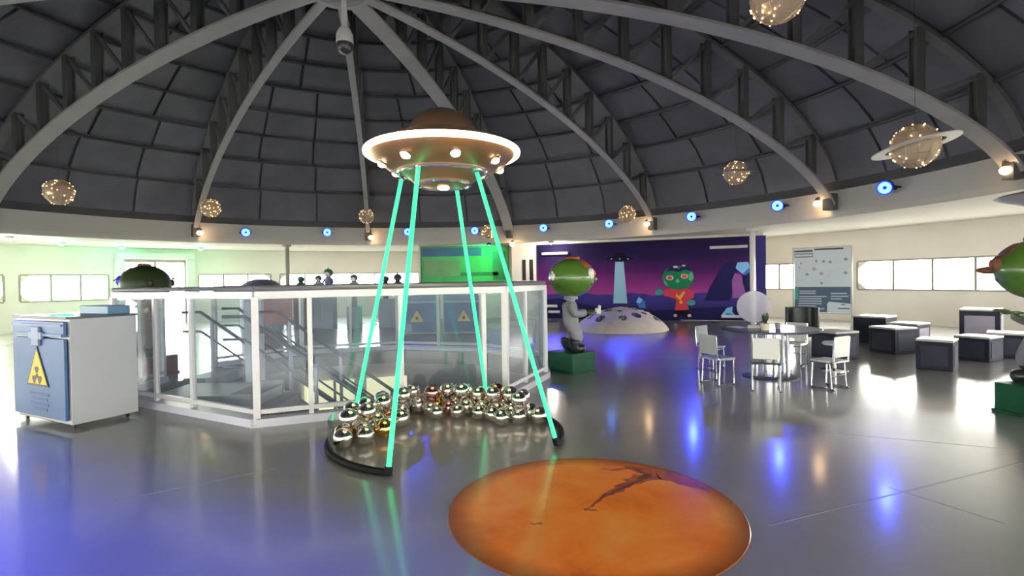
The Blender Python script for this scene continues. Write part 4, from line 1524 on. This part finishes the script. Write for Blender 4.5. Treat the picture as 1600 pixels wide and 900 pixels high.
prect('printed_block', 412, 560, 1024, 828, 'poster_dark')
prect('printed_block', 412, 556, 455, 700, 'poster_teal', 0.0015)
pprint('printed_block', [(775, 828), (775, 735), (800, 715), (1024, 735), (1024, 828)], 'poster_pale', 0.002)
prect('printed_title', 412, 166, 620, 184, 'poster_ink')
prect('printed_title', 640, 152, 950, 170, 'poster_ink')
prect('printed_title', 412, 196, 625, 244, 'poster_mark')
prect('printed_title', 420, 212, 615, 228, 'poster_pale', 0.002)
for y0, x0, x1 in ((605, 470, 655), (628, 470, 650), (662, 465, 770), (686, 462, 715), (712, 460, 720), (738, 460, 715), (764, 450, 650), (792, 445, 745), (628, 815, 985), (658, 815, 1000), (684, 815, 930)):
    prect('printed_line', x0, y0 - 6, x1, y0 + 6, 'poster_text', 0.002)
prect('printed_line', 890, 780, 1010, 790, 'poster_ink', 0.003)
prect('printed_line', 925, 738, 965, 748, 'poster_ink', 0.003)
road = [(415, 515), (480, 485), (570, 520), (650, 495), (720, 480), (800, 450), (800, 415), (890, 360), (960, 372), (1020, 340)]
for a, b in zip(road, road[1:]):
    A_, B_ = pp_(*a), pp_(*b)
    put('printed_map_line', MB().bar((A_[0], -0.007, A_[1]), (B_[0], -0.007, B_[1]), 0.003, 0.016, (0, 1, 0)), 'poster_mark', ps)
for x, y, r_ in ((490, 305, 12), (470, 352, 10), (555, 425, 18), (635, 370, 26), (660, 285, 16), (740, 290, 18), (715, 420, 22), (810, 300, 18), (975, 275, 20), (970, 415, 20), (715, 520, 16)):
    pprint('printed_map_mark', [(x + r_ * cos(k), y + r_ * 0.8 * sin(k)) for k in [2 * pi * q / 10 for q in range(10)]], 'poster_mauve' if r_ > 20 else 'poster_mark', 0.002)


# ------------------------------------------------------------------ seat cubes
def cube(label, x, y, w, d, h, yaw, panel='cube_sheen', top='cube_top', sheen_patch=True):
    t = thing('seat_cube', label, 'seat cube', (x, y, 0), yaw, 'seat cubes by the windows')
    put('body', MB().box((0, 0, h / 2 - 0.015), (w, d, h - 0.03)), 'cube_slate', t, bevel=0.012)
    put('seat_top', MB().box((0, 0, h - 0.02), (w + 0.012, d + 0.012, 0.04)), top, t, bevel=0.012)
    if sheen_patch:
        for k in range(4):
            a = k * pi / 2
            dist = (w if k % 2 == 0 else d) / 2 + 0.003
            wd = (d if k % 2 == 0 else w)
            put('side_sheen', MB().box((dist * cos(a), dist * sin(a), h * 0.46), (0.008, wd * 0.74, h * 0.66), a), panel, t)  # reflection on the cube's side, painted as a paler patch
    return t


cube('dark cube standing alone behind the poster-side pair of cubes', 8.45, 12.15, 0.66, 0.66, 0.62, R(35), sheen_patch=False)
cube('dark cube with paler side in front of the poster-side pair', 7.66, 10.50, 0.56, 0.56, 0.52, R(14))
cube('dark cube with mauve side, rear of the poster-side pair', 8.62, 11.35, 0.58, 0.58, 0.52, R(30), 'cube_mauve')
cube('single dark cube nearest to the bright floor reflection', 7.02, 8.62, 0.48, 0.48, 0.50, R(42))
cube('large tall dark block with a mauve side behind the cubes', 11.25, 12.5, 1.02, 0.72, 0.72, R(44), 'cube_mauve')
cube('low dark cube in front of the large tall block', 8.45, 9.45, 0.52, 0.52, 0.44, R(26))
cube('low dark cube at the right edge beside the alien statue', 9.25, 9.75, 0.55, 0.55, 0.46, R(46))
cube('dark cube beside the white stool and the round table', 6.15, 9.95, 0.55, 0.55, 0.52, R(16))

# ------------------------------------------------------------------ things beyond the stairwell
for x, lab in ((-2.78, 'blue lab cabinet with warning sign behind the stairwell, nearer the window end'), (-1.42, 'blue lab cabinet with warning sign behind the stairwell, nearer the picture')):
    t = thing('far_lab_cabinet', lab, 'cabinet', (x, 15.2, 0), 0, 'far lab cabinets')
    put('body', MB().box((0, 0.30, 0.66), (1.20, 0.60, 1.22)), 'cab_white', t, bevel=0.006)
    d_ = put('door', MB().box((0, -0.012, 0.52), (1.14, 0.03, 0.86)), 'cab_blue', t)
    w_ = put('drawer', MB().box((0, -0.012, 1.11), (1.14, 0.03, 0.22)), 'cab_blue_light', t)
    put('warning_sign', MB().prism([(-0.20, 0.40), (0.20, 0.40), (0, 0.74)], 'y', -0.036, -0.027), 'hazard_yellow', d_)
    put('sign_symbol', MB().prism([(0.05 * cos(2 * pi * k / 10), 0.51 + 0.05 * sin(2 * pi * k / 10)) for k in range(10)], 'y', -0.040, -0.036), 'hazard_black', d_)
    put('foot', MB().box((0, 0.3, 0.025), (1.1, 0.5, 0.05)), 'black_plastic', t)
    put('work_top', MB().box((0, 0.30, 1.285), (1.22, 0.62, 0.03)), 'cab_top', t)


def figurine(label, x, y, hz, hw, head, face, body, plinth, ph):
    t = thing('alien_figurine', label, 'figurine', (x, y, 0), 0, 'figurines beyond the stairwell')
    put('plinth', MB().box((0, 0, ph / 2), (0.42, 0.42, ph)), plinth, t, bevel=0.01)
    z0 = ph
    nk = hz - hw * 0.42
    put('body', MB().lathe([(0.0, z0), (0.10, z0), (0.085, z0 + (nk - z0) * 0.35), (0.125, z0 + (nk - z0) * 0.75), (0.10, nk - 0.02), (0.05, nk + 0.03), (0.0, nk + 0.05)], 20), body, t)
    for s in (-1, 1):
        put('arm', MB().tube([(s * 0.11, 0, nk - 0.05), (s * 0.17, -0.03, nk - 0.18), (s * 0.14, -0.09, nk - 0.28)], [0.035, 0.03, 0.025], 8), body, t)
    h_ = put('head', MB().ell((0, 0, hz), (hw / 2, hw / 2, hw * 0.46), 22, 14), head, t)
    if face:
        put('face', MB().ell((0, -hw * 0.22, hz - hw * 0.10), (hw * 0.34, hw * 0.32, hw * 0.34), 18, 12), face, t)
    put('antenna', MB().tube([(0, 0, hz + hw * 0.42), (0.01, 0, hz + hw * 0.62)], 0.012, 6), head, t)


figurine('small dark olive figurine on the rust-red plinth beyond the stairwell', -7.48, 18.5, 1.72, 0.24, 'far_green', None, 'far_green', 'rust', 1.42)
figurine('small white-faced dark-capped figurine next to the rust-red plinth', -6.86, 18.5, 1.74, 0.24, 'far_dark', 'white_object', 'cube_top', 'far_plinth', 1.25)
figurine('tallest far figurine with green cap, white face and blue collar', -6.33, 18.0, 1.92, 0.32, 'far_green', 'white_object', 'far_blue', 'far_plinth', 1.10)
figurine('white-faced far figurine with green cap on wide grey-blue plinth', -5.45, 18.0, 1.74, 0.27, 'far_green', 'white_object', 'far_plinth', 'far_plinth', 0.75)
figurine('dark-headed far figurine, nearer the windows of the last two', -4.36, 18.0, 1.68, 0.25, 'far_dark', None, 'far_dark', 'far_plinth', 1.0)
figurine('dark-headed far figurine beside the blue cabinets', -3.94, 18.0, 1.73, 0.28, 'far_dark', None, 'far_dark', 'far_plinth', 1.0)
de = thing('dome_exhibit', 'dark mauve dome-shaped exhibit on a grey drum beyond the rail', 'exhibit', (-8.45, 17.6, 0))
put('drum', MB().lathe([(0.0, 0), (0.66, 0), (0.66, 1.36), (0.0, 1.36)], 36), 'far_plinth', de)
put('dome_cover', MB().lathe([(0.72, 1.36), (0.70, 1.42), (0.60, 1.56), (0.42, 1.68), (0.2, 1.74), (0.0, 1.755)], 36), 'dome_exhibit', de)
rp = thing('red_panel', 'dull red display panel standing beyond the stairwell', 'panel', (-7.05, 15.4, 0), R(5))
put('panel_board', MB().box((0, 0, 0.85), (1.05, 0.05, 0.95)), 'panel_red', rp)
for x in (-0.45, 0.45):
    put('leg', MB().box((x, 0, 0.19), (0.05, 0.05, 0.38)), 'stand_grey', rp)
    put('foot', MB().box((x, 0, 0.012), (0.06, 0.40, 0.024)), 'stand_grey', rp)

# hanging disc at the right edge
hs = thing('hanging_disc', 'mauve grey saucer-shaped disc hanging at the right edge', 'hanging model', (6.75, 6.5, 2.52))
put('disc_body', MB().lathe([(0.0, -0.13), (0.25, -0.11), (0.50, -0.03), (0.56, 0.0), (0.50, 0.03), (0.25, 0.08), (0.0, 0.10)], 40), 'mauve_disc', hs)
put('hanging_wire', MB().tube([(0, 0, 0.09), (0, 0, zskin(math.hypot(6.75 - DC[0], 6.5 - DC[1])) - 2.52)], 0.003, 5), 'steel', hs)

# ------------------------------------------------------------------ string-light globes
GLOBES = [(-10.75, 12.45, 3.84, 0.30, 0, 'round string-light globe hanging at the far left of the dome'),
          (-9.75, 17.0, 4.07, 0.29, 0, 'round string-light globe hanging near the warm lamp above the glazed door'),
          (-5.5, 19.9, 4.10, 0.275, 0, 'small string-light globe hanging left of the green light tubes'),
          (-0.86, 19.8, 3.43, 0.26, 0, 'faint string-light globe between the green tubes beside a blue spotlight'),
          (4.05, 18.2, 3.80, 0.29, 0, 'string-light globe hanging above the mural beside a warm lamp'),
          (6.02, 13.95, 4.34, 0.31, 1, 'dark-ringed string-light globe hanging above the slim white post'),
          (5.93, 7.66, 3.44, 0.31, 2, 'large string-light globe with a bright tilted ring at the right'),
          (3.25, 6.32, 4.93, 0.31, 0, 'string-light globe cut by the top edge of the photo')]
gl_mesh = {}
for x, y, z, rad, ring, lab in GLOBES:
    t = thing('string_light_globe', lab, 'globe lamp', (x, y, z), random.uniform(0, 3), 'string-light globes')
    put('globe', MB().ell((0, 0, 0), rad * 0.97, 28, 18), 'globe_net', t)
    net = MB()
    for k in range(6):
        a = pi * k / 6
        net.tube([(rad * cos(q) * cos(a), rad * cos(q) * sin(a), rad * sin(q)) for q in [2 * pi * j / 28 for j in range(28)]], 0.0045, 5, closed=True)
    for k in (-2, -1, 0, 1, 2):
        e = k * 0.5
        net.tube([(rad * cos(e) * cos(q), rad * cos(e) * sin(q), rad * sin(e)) for q in [2 * pi * j / 28 for j in range(28)]], 0.0045, 5, closed=True)
    put('wire_net', net, 'wire_gold', t)
    fl_ = MB()
    gg = random.Random(int(x * 100))
    for k in range(46):
        u, a = gg.uniform(-0.97, 0.97), gg.uniform(0, 2 * pi)
        q = math.sqrt(1 - u * u)
        fl_.ell((rad * 1.02 * q * cos(a), rad * 1.02 * q * sin(a), rad * 1.02 * u), 0.0105, 6, 4)
    tag(put('fairy_lights', fl_, 'fairy', t), kind='stuff')
    if ring:
        rg = MB().lathe([(rad * 1.18, -0.008), (rad * 1.75, -0.008), (rad * 1.75, 0.008), (rad * 1.18, 0.008), (rad * 1.18, -0.008)], 48)
        o = put('ring', rg, 'dome_exhibit' if ring == 1 else 'chair_cream', t)
        t.rotation_euler = (0, 0, 0)
        o.rotation_euler = (R(-6), R(-9), 0) if ring == 2 else (R(3), R(4), 0)
    zt = zskin(min(11.9, math.hypot(x - DC[0], y - DC[1]))) - z
    if zt > rad:
        put('hanging_wire', MB().tube([(0, 0, rad * 0.98), (0, 0, zt)], 0.003, 5), 'steel', t)

# ------------------------------------------------------------------ spotlights on the ring beam
spot_body = MB().lathe([(0.0, -0.20), (0.10, -0.20), (0.125, -0.17), (0.13, 0.0), (0.115, 0.0), (0.115, -0.03), (0.0, -0.03)], 28).mesh('housing')
spot_facem = MB().lathe([(0.035, -0.026), (0.105, -0.026), (0.105, -0.018), (0.035, -0.018), (0.035, -0.026)], 28).mesh('lens')
spot_rimm = MB().lathe([(0.106, -0.012), (0.128, -0.012), (0.128, 0.012), (0.106, 0.012), (0.106, -0.012)], 28).mesh('lens_rim')
spot_corem = MB().lathe([(0.0, -0.012), (0.033, -0.012), (0.033, -0.028), (0.0, -0.028)], 20).mesh('lens_core')
BLUE = [(124.3, 3.44, (-8.0, 14.0), 150), (110.7, 3.52, (-5.4, 4.6), 600), (95.9, 3.56, (-1.3, 4.7), 700), (82.9, 3.56, (0.5, 14.0), 1200), (69.4, 3.56, (2.2, 12.9), 3600),
        (56.8, 3.56, (3.8, 12.4), 3600), (42.0, 3.54, (2.5, 9.5), 200), (28.3, 3.54, (3.0, 6.0), 120), (14.05, 3.54, (2.5, 3.0), 100), (172.0, 3.5, (-3.2, 2.7), 26000), (200.0, 3.5, (-3.4, 2.5), 22000)]
ORD = ['above the glazed-door end of the far windows', 'above the far ribbon windows', 'brightest, between the two leftmost green tubes', 'above the green picture', 'above the left end of the mural',
       'above the painted saucer', 'above the painted alien figure', 'above the poster stand', 'nearest, above the ribbon windows at the right', 'out of view at the left', 'out of view further left']
for i, (a, z, tgt, pw_) in enumerate(BLUE):
    p = Vector(pol(R_BAND - 0.33, a, z))
    t = thing('blue_spotlight', 'blue spotlight on the white ring beam, ' + ORD[i], 'spotlight', p, 0, 'blue spotlights on the ring beam')
    t.scale = (1.25, 1.25, 1.25)
    aim = (Vector((0.0, 0.0, 0.6)) - p).normalized() if i not in (0, 8) else (Vector((-1.5, 2.0, 0.0)) - p).normalized()
    q = aim.to_track_quat('Z', 'Y')
    for nm, me, mt in (('housing', spot_body, 'black_plastic'), ('lens', spot_facem, 'spot_face_white' if i in (1, 2, 3, 4) else 'spot_face'), ('lens_rim', spot_rimm, 'spot_rim'), ('lens_core', spot_corem, 'spot_rim')):
        o = put(nm, me, mt, t)
        o.rotation_euler = q.to_euler()
    w = Vector((cos(R(a)), sin(R(a)), 0))
    tan = Vector((-sin(R(a)), cos(R(a)), 0))
    put('yoke', MB().tube([tan * 0.145 - aim * 0.08, tan * 0.145 + w * 0.20, -tan * 0.145 + w * 0.20, -tan * 0.145 - aim * 0.08], 0.014, 8).tube([w * 0.20, w * 0.27], 0.03, 10), 'black_plastic', t)
    l = spot_light('blue_beam', tuple(p + (Vector((tgt[0], tgt[1], 0)) - p).normalized() * 0.16), (tgt[0], tgt[1], 0), (0.03, 0.05, 1.0), pw_, 30 if i < 9 else 17, 1.0, 0.10)

# warm lamps at the rib feet
for a, z, lab in ((131.8, 3.36, 'warm bulb lamp at the rib foot above the glazed door'), (103.4, 3.34, 'warm bulb lamp at the rib foot behind the green tubes'), (76.2, 2.98, 'warm bulb lamp low beside the white pillar'),
                  (50.5, 3.44, 'warm bulb lamp at the rib foot above the mural'), (23.3, 3.44, 'warm bulb lamp at the rib foot above the poster stand'), (2.2, 3.40, 'warm bulb lamp at the right edge of the ring beam')):
    p = pol(R_BAND - 0.30, a - 0.6, z)
    t = thing('rib_lamp', lab, 'lamp', p, R(a), 'warm lamps at the rib feet')
    put('bulb', MB().ell((0, 0, 0), (0.10, 0.10, 0.075), 18, 12), 'bulb_warm', t)
    put('socket', MB().lathe([(0.035, 0.06), (0.06, 0.07), (0.06, 0.13), (0.03, 0.16), (0.0, 0.165)], 18), 'lamp_metal', t)
    put('lamp_arm', MB().tube([(0.0, 0, 0.15), (0.10, 0, 0.18), (0.30, 0, 0.12)], 0.016, 8), 'lamp_metal', t)

# green and white lamps under the aisle ceiling
for i, (x, y, mt, col, pw_, lab) in enumerate(((-14.9, 17.3, 'lamp_green', (0.08, 1.0, 0.42), 34, 'green ceiling lamp left of the glazed door, above the ribbon windows'),
                                           (-14.6, 19.55, 'lamp_green', (0.08, 1.0, 0.42), 30, 'green ceiling lamp at the near side of the glazed door head'),
                                           (-12.35, 20.75, 'lamp_green', (0.08, 1.0, 0.42), 34, 'green ceiling lamp beyond the glazed door head'),
                                           (-14.55, 15.15, 'lamp_white', (1.0, 0.9, 0.75), 90, 'white ceiling downlight at the far left edge'),
                                           (1.55, 20.4, 'lamp_white', (1.0, 0.9, 0.75), 70, 'white ceiling downlight at the top of the white pillar'))):
    t = thing('ceiling_lamp', lab, 'lamp', (x, y, Z_SOFF), 0, 'lamps under the aisle ceiling')
    put('lamp_body', MB().lathe([(0.0, 0.0), (0.10, 0.0), (0.12, -0.08), (0.09, -0.08), (0.0, -0.06)], 24), 'white_paint', t)
    put('lamp_lens', MB().ell((0, 0, -0.085), (0.085, 0.085, 0.045), 18, 10), mt, t)
    d = bpy.data.lights.new('lamp_glow', 'POINT')
    d.color, d.energy, d.shadow_soft_size = col, pw_, 0.08
    o = bpy.data.objects.new('lamp_glow', d)
    COL.objects.link(o)
    o.location = (x, y, Z_SOFF - 0.24)
# green wash lamp over the picture (its beam colours the partition)
t = thing('picture_lamp', 'small green wash lamp above the green picture', 'lamp', (-0.9, 20.9, Z_SOFF), 0)
put('lamp_body', MB().lathe([(0.0, 0.0), (0.08, 0.0), (0.09, -0.08), (0.06, -0.09), (0.0, -0.07)], 20), 'black_plastic', t)
put('lamp_lens', MB().ell((0, 0, -0.085), (0.05, 0.05, 0.02), 14, 8), 'lamp_green', t)
spot_light('green_beam', (-0.9, 20.88, Z_SOFF - 0.14), (-1.5, 22.1, 2.3), (0.03, 1.0, 0.32), 150, 120, 0.8, 0.05)

# hanging surveillance camera under the hub
cc = thing('surveillance_camera', 'white dome surveillance camera hanging on a pole from the dome apex', 'camera', (-2.80, 9.0, 5.62))
put('pole', MB().tube([(0, 0, 0.30), (0, 0, 1.08)], 0.045, 14), 'white_paint', cc)
put('housing', MB().lathe([(0.0, 0.33), (0.06, 0.33), (0.10, 0.29), (0.14, 0.20), (0.145, 0.07), (0.135, 0.05), (0.0, 0.05)], 30), 'white_paint', cc)
put('dome_lens', MB().lathe([(0.135, 0.05), (0.13, -0.02), (0.10, -0.09), (0.05, -0.125), (0.0, -0.13)], 30), 'black_plastic', cc)
